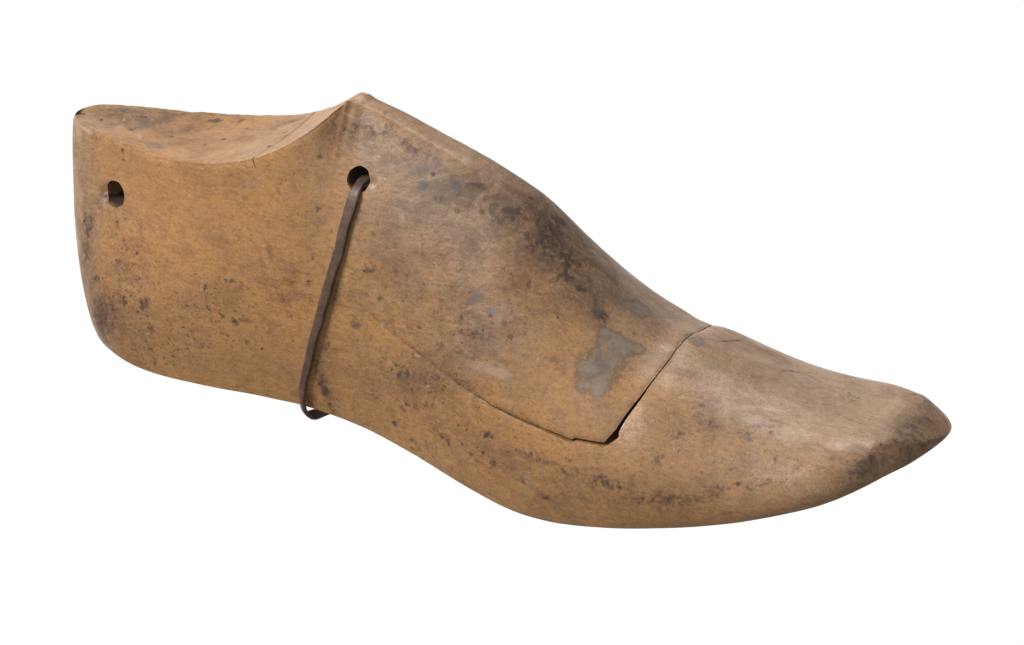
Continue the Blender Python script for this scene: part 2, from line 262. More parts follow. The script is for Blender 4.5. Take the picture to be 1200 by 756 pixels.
('B',14.5,2.3,64.4,0.89,0.46,0.0,0.46,-0.89,-0.02,4.53,3.32,0.4),
('B',5.3,-4.3,64.5,0.82,0.56,-0.05,0.57,-0.82,0.06,3.0,3.31,0.35),
('B',148.8,-2.1,65.5,0.39,0.87,-0.3,0.6,-0.48,-0.64,4.49,3.51,0.3),
('B',168.5,-8.2,44.9,0.8,0.23,-0.55,0.03,-0.94,-0.35,3.36,2.37,0.5),
('B',25.8,10.7,65.1,0.93,0.36,0.06,0.36,-0.92,-0.12,3.59,1.93,0.3),
('B',25.5,1.8,64.5,0.63,0.78,0.03,0.78,-0.63,0.02,5.18,2.2,0.3),
('B',92.9,-4.7,87.3,0.97,0.21,0.12,0.22,-0.54,-0.81,2.04,0.98,0.5),
('B',12.8,10.2,65.1,0.97,0.23,0.01,0.23,-0.97,-0.13,5.31,1.89,0.3),
('B',150.8,2.5,63.7,0.32,0.89,-0.32,0.64,-0.45,-0.63,4.18,2.78,0.3),
('G',175.1,-19.3,35.2,0.85,0.53,-0.04,0.38,-0.66,-0.65,3.81,3.55,0.9),
('G',174.8,-22.1,33.2,0.89,0.45,0.01,0.33,-0.63,-0.7,7.11,6.67,0.85),
('G',176.7,-12.8,37.8,0.87,0.29,-0.39,0.11,-0.91,-0.41,6.67,5.77,0.8),
('G',181.2,-7.9,36.6,0.57,0.82,-0.07,0.67,-0.52,-0.53,3.21,2.22,0.5),
('G',173.1,-10.8,40.8,0.85,0.25,-0.47,0.07,-0.93,-0.36,4.3,3.55,0.5),
('G',175.3,3.6,42.6,0.64,0.62,-0.44,0.54,-0.78,-0.31,6.99,6.08,0.55),
('G',193.4,4.6,35.8,0.65,0.74,-0.19,0.72,-0.67,-0.15,3.46,3.57,0.55),
('G',136.8,-22.8,48.2,0.79,0.24,0.57,0.62,-0.31,-0.72,5.76,2.19,0.45),
('G',143.5,-23.6,46.0,0.97,0.17,0.16,0.22,-0.4,-0.89,3.55,2.14,0.35),
('G',145.7,-26.6,38.5,0.97,0.14,0.18,0.22,-0.35,-0.91,3.61,2.15,0.3),
('G',129.3,-23.4,46.2,0.97,0.03,0.23,0.22,-0.33,-0.92,3.87,1.44,0.3),
('G',24.4,-9.6,64.7,0.96,-0.29,0.04,-0.29,-0.96,0.05,4.22,2.46,0.6),
('G',216.8,-1.2,29.3,0.82,0.57,-0.06,0.54,-0.81,-0.21,1.93,2.19,0.35),
('G',220.9,-19.3,23.6,0.93,0.35,0.07,0.34,-0.79,-0.51,5.17,3.25,0.35),
('G',206.1,-19.8,26.2,0.9,0.43,0.03,0.38,-0.76,-0.53,4.23,2.68,0.3),
('G',98.7,-17.7,60.4,0.98,0.04,0.21,0.21,-0.32,-0.92,2.79,2.18,0.3),
('G',86.5,-18.8,58.0,0.97,0.19,0.14,0.19,-0.24,-0.95,2.34,1.48,0.35),
('G',109.4,-14.8,67.6,0.98,0.13,0.17,0.21,-0.41,-0.89,6.32,3.36,0.3),
('G',169.3,0.5,46.8,0.77,0.21,-0.6,0.14,-0.98,-0.16,5.32,2.6,0.35),
('G',84.1,-20.6,52.6,0.97,0.18,0.15,0.19,-0.2,-0.96,3.67,2.0,0.25),
('G',101.3,-22.9,41.0,0.99,-0.09,-0.15,-0.16,-0.18,-0.97,5.39,2.19,0.35),
('G',110.0,-24.0,38.8,0.94,-0.13,-0.31,-0.33,-0.16,-0.93,6.25,2.83,0.3),
('G',117.2,-14.2,67.9,0.97,0.16,0.16,0.21,-0.45,-0.87,7.76,4.32,0.25),
('P',148.7,-29.4,30.6,0.99,-0.0,-0.11,-0.1,-0.32,-0.94,4.09,1.98,0.6),
('P',142.5,-29.0,31.5,1.0,-0.06,0.03,0.01,-0.28,-0.96,4.89,1.51,0.35),
('P',108.1,-24.7,33.6,0.96,-0.05,0.26,0.25,-0.17,-0.95,0.74,0.76,0.9),
('P',110.4,-25.0,32.9,0.89,-0.15,-0.43,-0.44,-0.1,-0.89,4.06,0.66,0.45),
('P',121.0,-27.0,28.2,0.91,-0.19,-0.36,-0.38,-0.09,-0.92,1.3,0.42,1),
('P',125.4,-28.7,20.3,0.94,-0.14,0.31,0.29,-0.16,-0.94,0.71,0.41,1),
('P',140.8,-30.9,23.0,0.95,-0.08,0.29,0.26,-0.22,-0.94,0.78,0.37,1),
('P',136.0,-23.8,45.6,0.77,0.21,0.6,0.64,-0.3,-0.71,1.33,0.49,0.5),
('P',134.0,-27.1,35.4,0.97,-0.02,0.26,0.24,-0.28,-0.93,1.72,0.97,0.4),
('P',88.8,-0.7,90.7,0.95,-0.31,-0.01,-0.31,-0.95,-0.03,2.3,1.5,0.9),
('P',91.6,-0.3,89.6,0.95,0.03,-0.3,0.03,-1.0,-0.0,2.27,1.34,0.4),
('P',88.1,-6.0,87.1,0.91,0.22,-0.36,-0.17,-0.57,-0.8,2.18,0.53,0.5),
('P',92.9,-5.6,85.9,0.95,-0.09,-0.3,-0.29,-0.55,-0.78,2.08,0.53,0.45),
('P',96.7,-6.0,84.8,0.91,-0.17,-0.39,-0.41,-0.54,-0.73,2.08,0.53,0.55),
('P',102.0,-7.0,82.5,0.9,-0.15,-0.4,-0.41,-0.56,-0.72,2.31,0.48,0.45),
('P',105.2,-7.6,80.9,0.89,-0.16,-0.43,-0.44,-0.56,-0.7,2.04,0.58,0.6),
('P',123.9,-1.4,79.5,0.93,0.05,-0.35,0.05,-1.0,-0.03,2.94,2.1,0.45),  # instep ridge highlight, painted as a run of pale marks
('P',119.9,-1.4,81.0,0.59,0.78,-0.2,0.74,-0.62,-0.26,2.15,1.65,0.35),
('P',132.7,-0.3,75.9,0.91,0.01,-0.42,0.01,-1.0,0.0,2.45,2.08,0.35),
('P',101.3,-12.5,73.1,0.98,0.12,0.17,0.21,-0.43,-0.88,0.93,0.96,0.6),
('P',103.0,-12.4,73.2,0.98,0.13,0.17,0.21,-0.43,-0.88,0.47,0.29,1),
('P',100.4,-13.8,70.5,0.98,0.1,0.18,0.21,-0.4,-0.89,0.43,1.45,0.6),
('P',-4.1,-7.3,62.6,0.86,-0.37,0.35,0.26,-0.26,-0.93,2.01,4.18,0.5),  # worn heel edge with its sheen painted in
('P',-0.1,-8.8,64.0,0.93,-0.35,-0.02,-0.1,-0.2,-0.98,4.03,0.95,0.6),
('P',16.3,-5.6,64.5,0.84,0.55,-0.04,0.55,-0.84,0.03,1.0,2.75,0.7),
('P',6.5,1.4,64.4,0.89,0.46,0.01,0.46,-0.89,-0.02,0.3,1.11,0.9),
('P',66.5,-19.0,68.6,0.75,0.12,0.65,0.66,-0.11,-0.74,3.48,0.37,0.45),
('P',63.9,-19.5,65.9,0.76,-0.11,-0.65,-0.66,-0.13,-0.74,4.92,0.41,0.35),
('P',171.9,-33.2,17.6,0.99,0.09,0.07,0.1,-0.37,-0.93,1.01,0.24,0.9),
('P',182.1,-32.1,17.8,0.61,0.43,0.67,0.78,-0.2,-0.59,1.7,0.31,0.7),
('P',186.4,-27.7,23.6,0.97,0.22,0.15,0.25,-0.62,-0.75,0.49,0.73,0.7),
('P',58.6,-18.2,71.1,0.97,-0.06,0.24,0.14,-0.69,-0.71,0.92,0.27,1),
('P',198.6,-4.2,33.3,0.77,0.63,-0.1,0.56,-0.75,-0.37,9.84,6.34,0.2),
('P',128.7,-15.1,64.3,0.97,0.2,0.14,0.22,-0.48,-0.85,7.58,3.84,0.2),
('P',108.2,-20.2,53.6,0.98,0.04,0.22,0.22,-0.29,-0.93,8.34,5.83,0.12),
('R',9.5,-15.7,47.6,0.93,-0.2,0.3,0.23,-0.33,-0.92,2.64,2.77,0.7),
('R',105.8,1.7,85.6,0.95,0.04,-0.31,0.06,-1.0,0.03,2.99,1.88,0.5),
('R',103.9,-2.9,86.1,0.78,0.62,-0.09,0.56,-0.75,-0.35,1.96,1.37,0.4),
('R',89.0,-19.0,56.4,0.98,0.11,0.18,0.2,-0.26,-0.94,0.7,0.79,0.8),
('R',111.2,-21.3,50.1,0.97,0.03,0.22,0.22,-0.28,-0.93,0.9,0.78,0.9),
('R',147.4,-24.0,43.8,0.96,0.25,0.12,0.22,-0.4,-0.89,0.99,1.43,0.7),
('R',98.1,-25.4,17.9,0.96,-0.04,0.27,0.27,-0.05,-0.96,0.91,0.82,0.6),
('R',166.0,-24.4,34.7,0.92,0.38,0.06,0.27,-0.53,-0.8,1.43,4.31,0.35),
('R',181.0,-18.3,32.9,0.82,0.57,-0.07,0.43,-0.68,-0.59,1.44,1.31,0.5),
('R',175.6,-27.0,27.6,0.94,0.32,0.09,0.26,-0.55,-0.79,4.8,0.96,0.35),
('R',141.5,7.3,69.9,0.89,-0.41,-0.22,-0.2,-0.76,0.62,4.8,2.65,0.5),
('R',151.5,6.1,62.4,0.65,0.25,-0.72,0.37,-0.93,0.01,4.48,2.65,0.45),
('R',128.0,-3.5,77.7,0.93,0.07,-0.36,-0.03,-0.97,-0.25,4.88,1.6,0.3),
('R',258.2,16.5,25.2,0.57,0.79,-0.24,0.75,-0.61,-0.23,2.88,5.07,0.3),
('R',140.1,-26.2,39.9,0.97,0.04,0.23,0.23,-0.34,-0.91,3.28,1.92,0.3),
('R',155.5,-9.1,55.9,0.67,0.73,-0.17,0.42,-0.56,-0.71,2.57,1.77,0.35),
('R',173.8,-5.9,41.9,0.67,0.73,-0.17,0.53,-0.62,-0.58,2.08,0.82,0.4),
('R',182.7,-14.9,33.8,0.78,0.62,-0.1,0.5,-0.71,-0.5,1.22,1.4,0.5),
('S',25.9,-25.5,22.1,0.96,-0.06,0.27,0.25,-0.19,-0.95,19.54,20.94,1),
('S',29.3,-26.9,9.5,0.96,-0.06,0.27,0.27,-0.01,-0.96,19.45,11.57,1),
('S',53.1,-26.7,23.8,0.97,0.05,0.22,0.22,-0.1,-0.97,11.67,10.68,0.9),
('S',138.2,-22.7,48.5,0.98,0.09,0.2,0.22,-0.39,-0.89,18.5,14.31,0.6),
('S',55.8,-26.5,24.4,0.97,0.06,0.21,0.22,-0.09,-0.97,17.3,13.34,0.6),
('S',77.7,-24.3,34.3,0.98,0.06,0.21,0.22,-0.11,-0.97,14.11,15.66,0.5),
('S',105.3,-22.7,43.3,0.97,-0.01,0.24,0.23,-0.22,-0.95,14.44,9.95,0.6),
('S',121.9,-27.9,22.3,0.95,-0.12,0.3,0.28,-0.15,-0.95,28.49,12.93,1),
('S',143.9,-33.3,8.7,0.93,-0.15,0.32,0.31,-0.12,-0.94,28.86,10.6,0.9),
('S',139.7,-25.4,42.0,0.97,0.05,0.22,0.22,-0.35,-0.91,16.26,9.57,0.7),
('S',220.4,-27.6,15.6,0.96,0.23,0.14,0.24,-0.48,-0.84,28.84,6.08,0.5),
('S',234.2,-18.8,22.9,0.96,0.26,0.13,0.29,-0.83,-0.48,14.24,8.33,0.35),
('S',182.7,-35.3,9.2,0.97,0.11,0.21,0.23,-0.22,-0.95,23.16,7.33,0.5),
('S',162.1,-1.6,52.8,0.43,0.86,-0.29,0.59,-0.51,-0.62,15.5,11.53,0.4),
('S',12.5,-16.2,48.4,0.94,-0.16,0.29,0.23,-0.32,-0.92,10.75,12.58,0.4),
('T',223.9,-2.2,28.1,0.99,-0.04,-0.13,-0.06,-0.98,-0.17,47.29,28.17,1),
('T',243.9,5.0,27.1,0.86,0.5,-0.02,0.5,-0.86,-0.02,26.07,28.41,1),
('T',131.4,-10.1,70.7,0.92,-0.05,-0.38,-0.31,-0.67,-0.67,29.72,12.0,0.8),
('T',113.9,-7.5,78.9,0.96,-0.04,-0.29,-0.25,-0.63,-0.74,20.29,9.62,0.6),
('T',164.7,-1.2,50.5,0.75,0.21,-0.63,0.1,-0.97,-0.21,21.84,17.46,0.6),
('T',-0.8,-12.3,43.7,0.83,-0.42,0.38,0.25,-0.33,-0.91,7.77,23.05,0.8),
('T',112.5,-15.4,66.1,0.98,0.13,0.17,0.21,-0.41,-0.89,15.79,14.4,0.5),
('T',140.6,-27.0,37.6,0.97,0.03,0.23,0.23,-0.32,-0.92,16.52,7.21,0.5),
('T',179.9,1.0,39.7,0.51,0.82,-0.26,0.69,-0.57,-0.45,17.64,13.3,0.7),
('T',2.8,0.0,64.4,0.88,0.47,0.0,0.47,-0.88,-0.0,12.6,11.08,0.4),
('Y',51.3,-21.9,51.7,0.97,0.01,0.22,0.22,-0.2,-0.95,35.52,15.2,0.5),
('Y',72.7,-25.7,19.9,0.97,0.07,0.21,0.22,-0.03,-0.98,22.75,19.2,0.5),
('Y',98.0,-25.2,20.5,0.96,-0.04,0.26,0.26,-0.07,-0.96,15.05,16.23,0.6),
('Y',160.8,-24.8,36.4,0.94,0.34,0.08,0.24,-0.48,-0.84,14.41,9.52,0.7),
('Y',165.3,-32.8,19.6,0.97,0.11,0.2,0.23,-0.33,-0.91,20.77,7.17,0.6),
('Y',31.2,-23.3,36.6,0.96,-0.09,0.27,0.24,-0.25,-0.94,19.73,12.71,0.4),
('Y',164.7,-6.3,48.8,0.6,0.77,-0.21,0.49,-0.56,-0.67,8.11,5.25,0.3),
('Y',84.6,-14.6,72.6,0.91,0.41,0.03,0.16,-0.28,-0.95,9.74,4.88,0.5),
('D',88.9,-25.2,8.4,0.95,-0.0,0.31,0.31,0.04,-0.95,1.81,9.08,0.75),  # strip of marks beside the cord: shadow painted over stained wood
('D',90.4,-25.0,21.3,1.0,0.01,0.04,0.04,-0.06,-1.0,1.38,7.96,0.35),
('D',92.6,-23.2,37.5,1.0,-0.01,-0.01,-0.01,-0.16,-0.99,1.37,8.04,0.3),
('K',11.3,5.5,64.6,0.95,0.3,0.01,0.3,-0.95,-0.08,20.79,6.11,0.6),
('K',96.5,-6.0,84.9,0.96,-0.08,-0.26,-0.26,-0.56,-0.78,10.44,4.34,0.5),
('K',114.5,-8.6,77.3,0.96,-0.03,-0.26,-0.22,-0.6,-0.77,11.43,5.76,0.65),
('K',135.9,-7.9,71.3,0.94,0.04,-0.35,-0.19,-0.76,-0.62,17.09,7.41,0.9),
('K',150.8,-5.9,62.2,0.73,0.12,-0.67,-0.16,-0.92,-0.35,14.39,10.57,0.9),
('K',134.2,-15.2,63.0,0.99,0.06,-0.16,-0.1,-0.56,-0.83,20.03,9.54,0.35),
('K',164.1,-5.5,49.7,0.76,0.08,-0.65,-0.13,-0.95,-0.28,9.57,6.99,0.65),
('K',126.0,-12.4,69.2,0.96,0.23,0.12,0.23,-0.52,-0.82,14.98,7.26,0.35),
('K',139.3,-24.5,44.1,0.98,0.07,0.21,0.22,-0.37,-0.9,16.11,8.36,0.45),
('K',148.1,-26.2,39.1,0.97,0.2,0.15,0.22,-0.37,-0.9,10.04,5.96,0.35),
('K',123.2,-28.1,22.7,0.94,-0.12,0.3,0.28,-0.16,-0.95,26.91,10.3,0.45),
('K',3.6,-18.0,27.5,0.79,-0.46,0.4,0.28,-0.31,-0.91,6.67,21.09,0.55),
('K',12.8,-24.2,12.6,0.86,-0.35,0.38,0.35,-0.15,-0.93,10.77,10.01,0.55),
('K',143.7,-33.2,10.1,0.98,-0.17,0.02,0.01,-0.08,-1.0,17.28,7.38,0.3),
('K',182.7,-35.5,8.5,0.99,0.08,0.08,0.1,-0.22,-0.97,15.24,4.5,0.45),
('K',202.7,-33.5,7.5,0.97,0.19,0.17,0.19,-0.12,-0.97,17.23,4.03,0.5),
('K',259.7,7.3,24.7,0.12,0.99,-0.06,0.9,-0.14,-0.41,14.62,5.95,0.8),  # toe bevel: mostly shade put into the colour, some dirt
('K',253.3,-15.9,21.0,0.55,0.76,0.35,0.62,-0.08,-0.78,10.07,3.74,0.75),  # painted bevel shade carried on towards the near edge
('K',209.0,-17.8,26.5,0.89,0.45,0.01,0.41,-0.79,-0.46,11.76,7.31,0.4),
('K',225.0,-13.0,25.7,0.91,0.41,0.03,0.41,-0.87,-0.27,11.72,9.98,0.15),
('K',12.3,8.6,64.9,0.96,0.28,0.02,0.28,-0.95,-0.14,19.6,4.17,0.6),
('K',25.0,5.0,64.5,0.92,0.38,0.05,0.38,-0.92,-0.03,15.27,7.73,0.3),
('K',85.8,-9.1,83.8,0.61,0.6,0.52,0.66,-0.01,-0.75,5.8,2.89,0.4),
('K',94.8,-8.2,81.6,0.96,-0.09,-0.25,-0.26,-0.5,-0.82,10.51,4.85,0.45),
('K',219.3,10.6,28.8,0.94,0.28,-0.19,0.3,-0.95,0.12,14.3,7.35,0.15),
('K',236.0,8.3,27.4,0.8,0.6,-0.09,0.6,-0.8,0.01,9.78,7.21,0.2),
('K',81.5,-19.7,57.9,0.97,0.19,0.15,0.18,-0.2,-0.96,5.75,7.47,0.25),
('K',104.6,-18.4,58.7,0.98,0.06,0.21,0.21,-0.32,-0.92,9.37,5.81,0.3),
('K',26.1,-25.9,19.5,0.96,-0.06,0.27,0.25,-0.16,-0.95,19.48,13.26,0.3),
('K',154.1,-11.7,55.4,0.74,0.66,-0.12,0.37,-0.55,-0.74,12.39,9.89,0.3),
('K',67.1,-26.1,20.1,0.98,0.08,0.21,0.21,-0.03,-0.98,14.1,8.21,0.2),
('K',74.6,-23.0,44.1,0.98,0.08,0.2,0.21,-0.15,-0.97,11.18,7.68,0.2),
('K',123.7,-23.4,45.3,0.97,0.0,0.24,0.23,-0.3,-0.93,16.93,4.84,0.3),
('K',169.9,-36.8,-0.4,0.96,-0.02,0.28,0.28,0.01,-0.96,16.93,3.89,0.3),
('K',221.9,-25.1,18.7,0.96,0.25,0.13,0.26,-0.62,-0.74,14.32,4.8,0.2),
('K',100.5,-24.5,30.4,0.97,-0.03,0.26,0.25,-0.13,-0.96,7.74,6.74,0.25),
('V',112.5,-15.4,66.1,0.98,0.13,0.17,0.21,-0.41,-0.89,18.42,10.8,0.7),
('V',127.4,-17.7,59.8,0.98,0.13,0.17,0.21,-0.43,-0.88,15.6,9.57,0.5),
('V',102.6,-11.9,74.2,0.98,0.14,0.16,0.21,-0.44,-0.87,10.5,7.23,0.5),
('V',138.6,-23.1,47.5,0.97,-0.1,-0.24,-0.26,-0.39,-0.89,15.44,8.88,0.8),
('V',141.6,-29.2,30.8,1.0,-0.08,0.04,0.01,-0.27,-0.96,16.49,6.06,0.5),
('V',102.6,-22.7,42.6,0.97,-0.01,0.24,0.23,-0.21,-0.95,11.59,6.49,0.6),
('V',85.3,-19.2,57.2,0.97,0.22,0.13,0.18,-0.23,-0.96,7.71,5.93,0.5),
('V',6.2,-16.3,41.4,0.9,-0.27,0.33,0.23,-0.34,-0.91,8.4,25.25,0.5),
('V',180.2,11.2,37.8,0.14,0.91,-0.39,0.88,-0.3,-0.38,23.23,15.93,0.4),
('V',198.9,0.4,33.9,0.68,0.72,-0.17,0.66,-0.69,-0.28,12.99,14.53,0.5),
('V',95.8,-4.6,87.0,0.96,-0.07,-0.27,-0.26,-0.6,-0.76,15.61,4.83,0.5),
('V',124.6,-2.4,79.2,0.93,0.05,-0.35,0.02,-0.99,-0.1,17.16,7.58,0.6),
('V',171.2,1.8,45.4,0.78,0.27,-0.57,0.21,-0.96,-0.16,14.6,7.81,0.6),
('K',89.5,-25.2,10.0,0.95,-0.0,0.31,0.31,0.03,-0.95,2.11,9.56,0.8),  # softer haze of painted shade along the cord, over the stain
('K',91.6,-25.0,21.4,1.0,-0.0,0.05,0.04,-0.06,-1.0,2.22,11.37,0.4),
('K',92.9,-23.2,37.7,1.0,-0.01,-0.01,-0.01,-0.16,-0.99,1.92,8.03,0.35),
('K',9.7,-15.7,47.8,0.93,-0.19,0.3,0.23,-0.33,-0.92,3.75,3.53,0.8),
('P',250.0,7.4,27.0,-0.04,1.0,-0.01,1.0,0.04,-0.02,14.21,1.7,0.4),  # glint along the toe ridge, painted pale
('P',173.9,-24.3,31.3,0.92,0.39,0.05,0.29,-0.6,-0.75,9.5,8.26,0.18),
('P',138.3,-29.0,29.9,0.96,-0.05,0.27,0.25,-0.26,-0.93,11.66,4.89,0.25),
('P',143.1,-24.1,45.0,0.97,0.15,0.17,0.22,-0.39,-0.9,8.73,5.72,0.25),
('B',12.6,-1.3,64.4,0.87,0.49,-0.01,0.49,-0.87,0.01,3.51,2.76,0.4),
('B',27.3,-5.9,64.6,1.0,-0.05,0.05,-0.05,-1.0,0.03,4.77,2.74,0.35),
('B',54.5,12.0,69.4,0.91,0.27,0.3,0.28,-0.96,0.01,5.31,2.74,0.3),
('B',46.9,9.9,67.3,0.98,0.02,0.21,0.03,-1.0,-0.05,4.73,2.74,0.25),
('B',42.1,3.4,66.2,0.98,0.12,0.17,0.12,-0.99,0.01,5.56,3.29,0.25),
('B',16.5,6.7,64.6,0.97,0.26,0.02,0.26,-0.96,-0.1,7.87,2.97,0.4),
('B',59.3,13.6,71.2,0.9,0.22,0.37,0.23,-0.97,0.01,3.82,2.19,0.35),
('R',8.9,-0.0,64.4,0.88,0.48,-0.0,0.48,-0.88,-0.0,5.02,3.32,0.5),
('R',27.3,5.9,64.7,0.93,0.35,0.06,0.35,-0.93,-0.03,6.15,4.41,0.5),
('R',47.9,3.7,67.3,0.98,0.0,0.22,0.01,-1.0,-0.01,5.98,3.83,0.45),
('R',1.4,2.4,64.4,0.9,0.44,0.02,0.44,-0.9,-0.04,4.06,3.29,0.4),
('R',61.6,9.8,71.9,0.83,0.4,0.38,0.39,-0.91,0.11,4.6,3.27,0.4),
('R',39.7,-7.0,65.9,0.97,0.19,0.14,0.18,-0.98,0.06,6.44,3.27,0.4),
('D',27.2,4.6,64.6,0.93,0.36,0.06,0.36,-0.93,-0.02,0.77,0.99,0.8),
('D',41.2,1.2,66.0,0.81,0.57,0.13,0.56,-0.82,0.09,0.99,0.88,0.7),
('D',24.7,-1.7,64.4,0.91,0.42,0.03,0.41,-0.91,0.02,0.76,0.88,0.7),
('D',11.0,5.9,64.6,0.91,0.42,0.03,0.42,-0.9,-0.09,1.27,1.0,0.7),
('D',44.2,9.6,66.8,0.73,0.66,0.17,0.66,-0.75,0.08,1.25,0.99,0.7),
('D',60.0,4.4,71.0,0.55,0.8,0.24,0.75,-0.6,0.29,1.28,0.87,0.6),
('D',37.8,-3.9,65.5,0.97,0.21,0.13,0.21,-0.98,0.04,0.8,0.76,0.7),
('D',12.5,-2.9,64.4,0.86,0.51,-0.02,0.51,-0.86,0.02,1.0,1.1,0.7),
('D',0.3,-1.5,64.4,0.87,0.49,-0.01,0.49,-0.87,0.02,1.01,1.11,0.7),
('R',24.8,-22.6,34.6,0.96,-0.1,0.28,0.24,-0.28,-0.93,10.08,10.13,0.35),
('R',58.6,-25.7,30.3,0.98,0.07,0.21,0.22,-0.12,-0.97,17.15,7.86,0.3),
('R',77.7,-23.6,39.5,0.98,0.07,0.21,0.21,-0.13,-0.97,8.4,10.31,0.35),
('R',107.3,-21.5,48.5,0.97,0.02,0.23,0.23,-0.26,-0.94,11.33,5.89,0.4),
('R',120.1,-19.5,56.1,0.98,0.07,0.2,0.21,-0.36,-0.91,13.51,5.76,0.4),
('R',146.8,-18.3,53.9,0.91,0.41,0.03,0.25,-0.48,-0.84,9.54,7.17,0.4),
('R',130.6,-29.0,25.2,0.95,-0.1,0.29,0.27,-0.2,-0.94,18.41,7.53,0.4),
('R',155.6,-35.1,7.3,0.95,-0.08,0.3,0.28,-0.13,-0.95,14.83,5.18,0.4),
('R',108.5,-7.5,80.3,0.96,-0.04,-0.29,-0.26,-0.6,-0.76,10.17,3.37,0.5),
('R',138.5,-2.7,73.1,0.9,0.03,-0.44,-0.02,-0.99,-0.12,7.27,3.54,0.5),
('R',22.2,-25.8,1.4,0.99,-0.12,-0.01,0.01,0.17,-0.98,12.29,5.67,0.3),
]

def pchip(xk,yk,x):
    xk=np.asarray(xk,float);yk=np.asarray(yk,float);x=np.clip(x,xk[0],xk[-1])
    h=np.diff(xk);dl=np.diff(yk)/h;m=np.zeros_like(yk)
    for i in range(1,len(xk)-1):
        if dl[i-1]*dl[i]>0:
            w1=2*h[i]+h[i-1];w2=h[i]+2*h[i-1];m[i]=(w1+w2)/(w1/dl[i-1]+w2/dl[i])
    m[0]=dl[0];m[-1]=dl[-1]
    i=np.clip(np.searchsorted(xk,x)-1,0,len(xk)-2);t=(x-xk[i])/h[i]
    return (2*t**3-3*t**2+1)*yk[i]+(t**3-2*t**2+t)*h[i]*m[i]+(-2*t**3+3*t**2)*yk[i+1]+(t**3-t**2)*h[i]*m[i+1]
def sstep(a,b,x):
    t=np.clip((x-a)/(b-a),0,1);return t*t*(3-2*t)
ST=266.0
PK=88.0
# half width of the sole edge (mm)
WB=[(0,22),(15,24.5),(30,26),(50,26.5),(75,25),(95,24.5),(115,26.5),(135,31),(155,35.5),(172,37.8),(188,37.6),(205,35.6),(222,33),(238,31),(252,30),(ST,30)]
YC=[(0,0),(110,0),(140,.5),(170,2),(200,3.5),(225,4.5),(248,5.8),(254,6.8),(260,9),(263,11),(ST,14)]
WT=[(0,4.5),(4.2,6.6),(8.2,8.5),(15.5,11.1),(19,12.2),(27,14.5),(34,16.9),(40,18.1),(50,18.8),(60,18.5),(68,17.9),(72,17.3),(76,16.2),(80,13.4),(84,8.4),(86.5,5),(88,4),(91,4),(100,4.8),(120,6),(145,8),(165,10.5),(185,13.5),(205,15.5),(225,15),(245,15.5),(253,17),(258,19),(ST,22)]
# shape handles: o1,h1 lower ; o2,h2 upper (mm / fraction of height)
O1=[(0,3),(30,4),(75,3),(100,3.5),(135,4.5),(170,5),(200,5),(235,4),(253,2),(258,.6),(ST,0)]
H1=[(0,.33),(ST,.33)]
O2=[(0,3),(30,3.5),(60,3.8),(72,4.0),(76,4.6),(80,7.2),(84,11.8),(88,15),(94,15.5),(104,15.6),(122,15.9),(150,18),(180,20),(205,17),(225,14),(240,12),(253,8.5),(258,5),(ST,1)]
H2=[(0,.35),(60,.35),(75,.32),(88,.26),(120,.2),(150,.16),(180,.11),(205,.11),(235,.09),(253,.07),(258,.16),(ST,.2)]
BK=[(0,-2.2),(.05,-3.4),(.15,-5.0),(.35,-7.2),(.6,-9.0),(.85,-9.6),(.97,-9.3),(1,-8.6)]
def cap_heel(s,s0): 
    t=np.clip(s/s0,0,1);return np.sqrt(np.clip(1-(1-t)**2,0,1))
def cap_toe(s,s1,p=2.0,q=2.0):
    t=np.clip((s-s1)/(ST-s1),0,1);return np.clip(1-t**p,0,1)**(1/q)
NB,NS,NT=24,150,60
def bez(P,t):
    t=t[None,:,None];P=[p[:,None,:] for p in P]
    return (1-t)**3*P[0]+3*(1-t)**2*t*P[1]+3*(1-t)*t*t*P[2]+t**3*P[3]
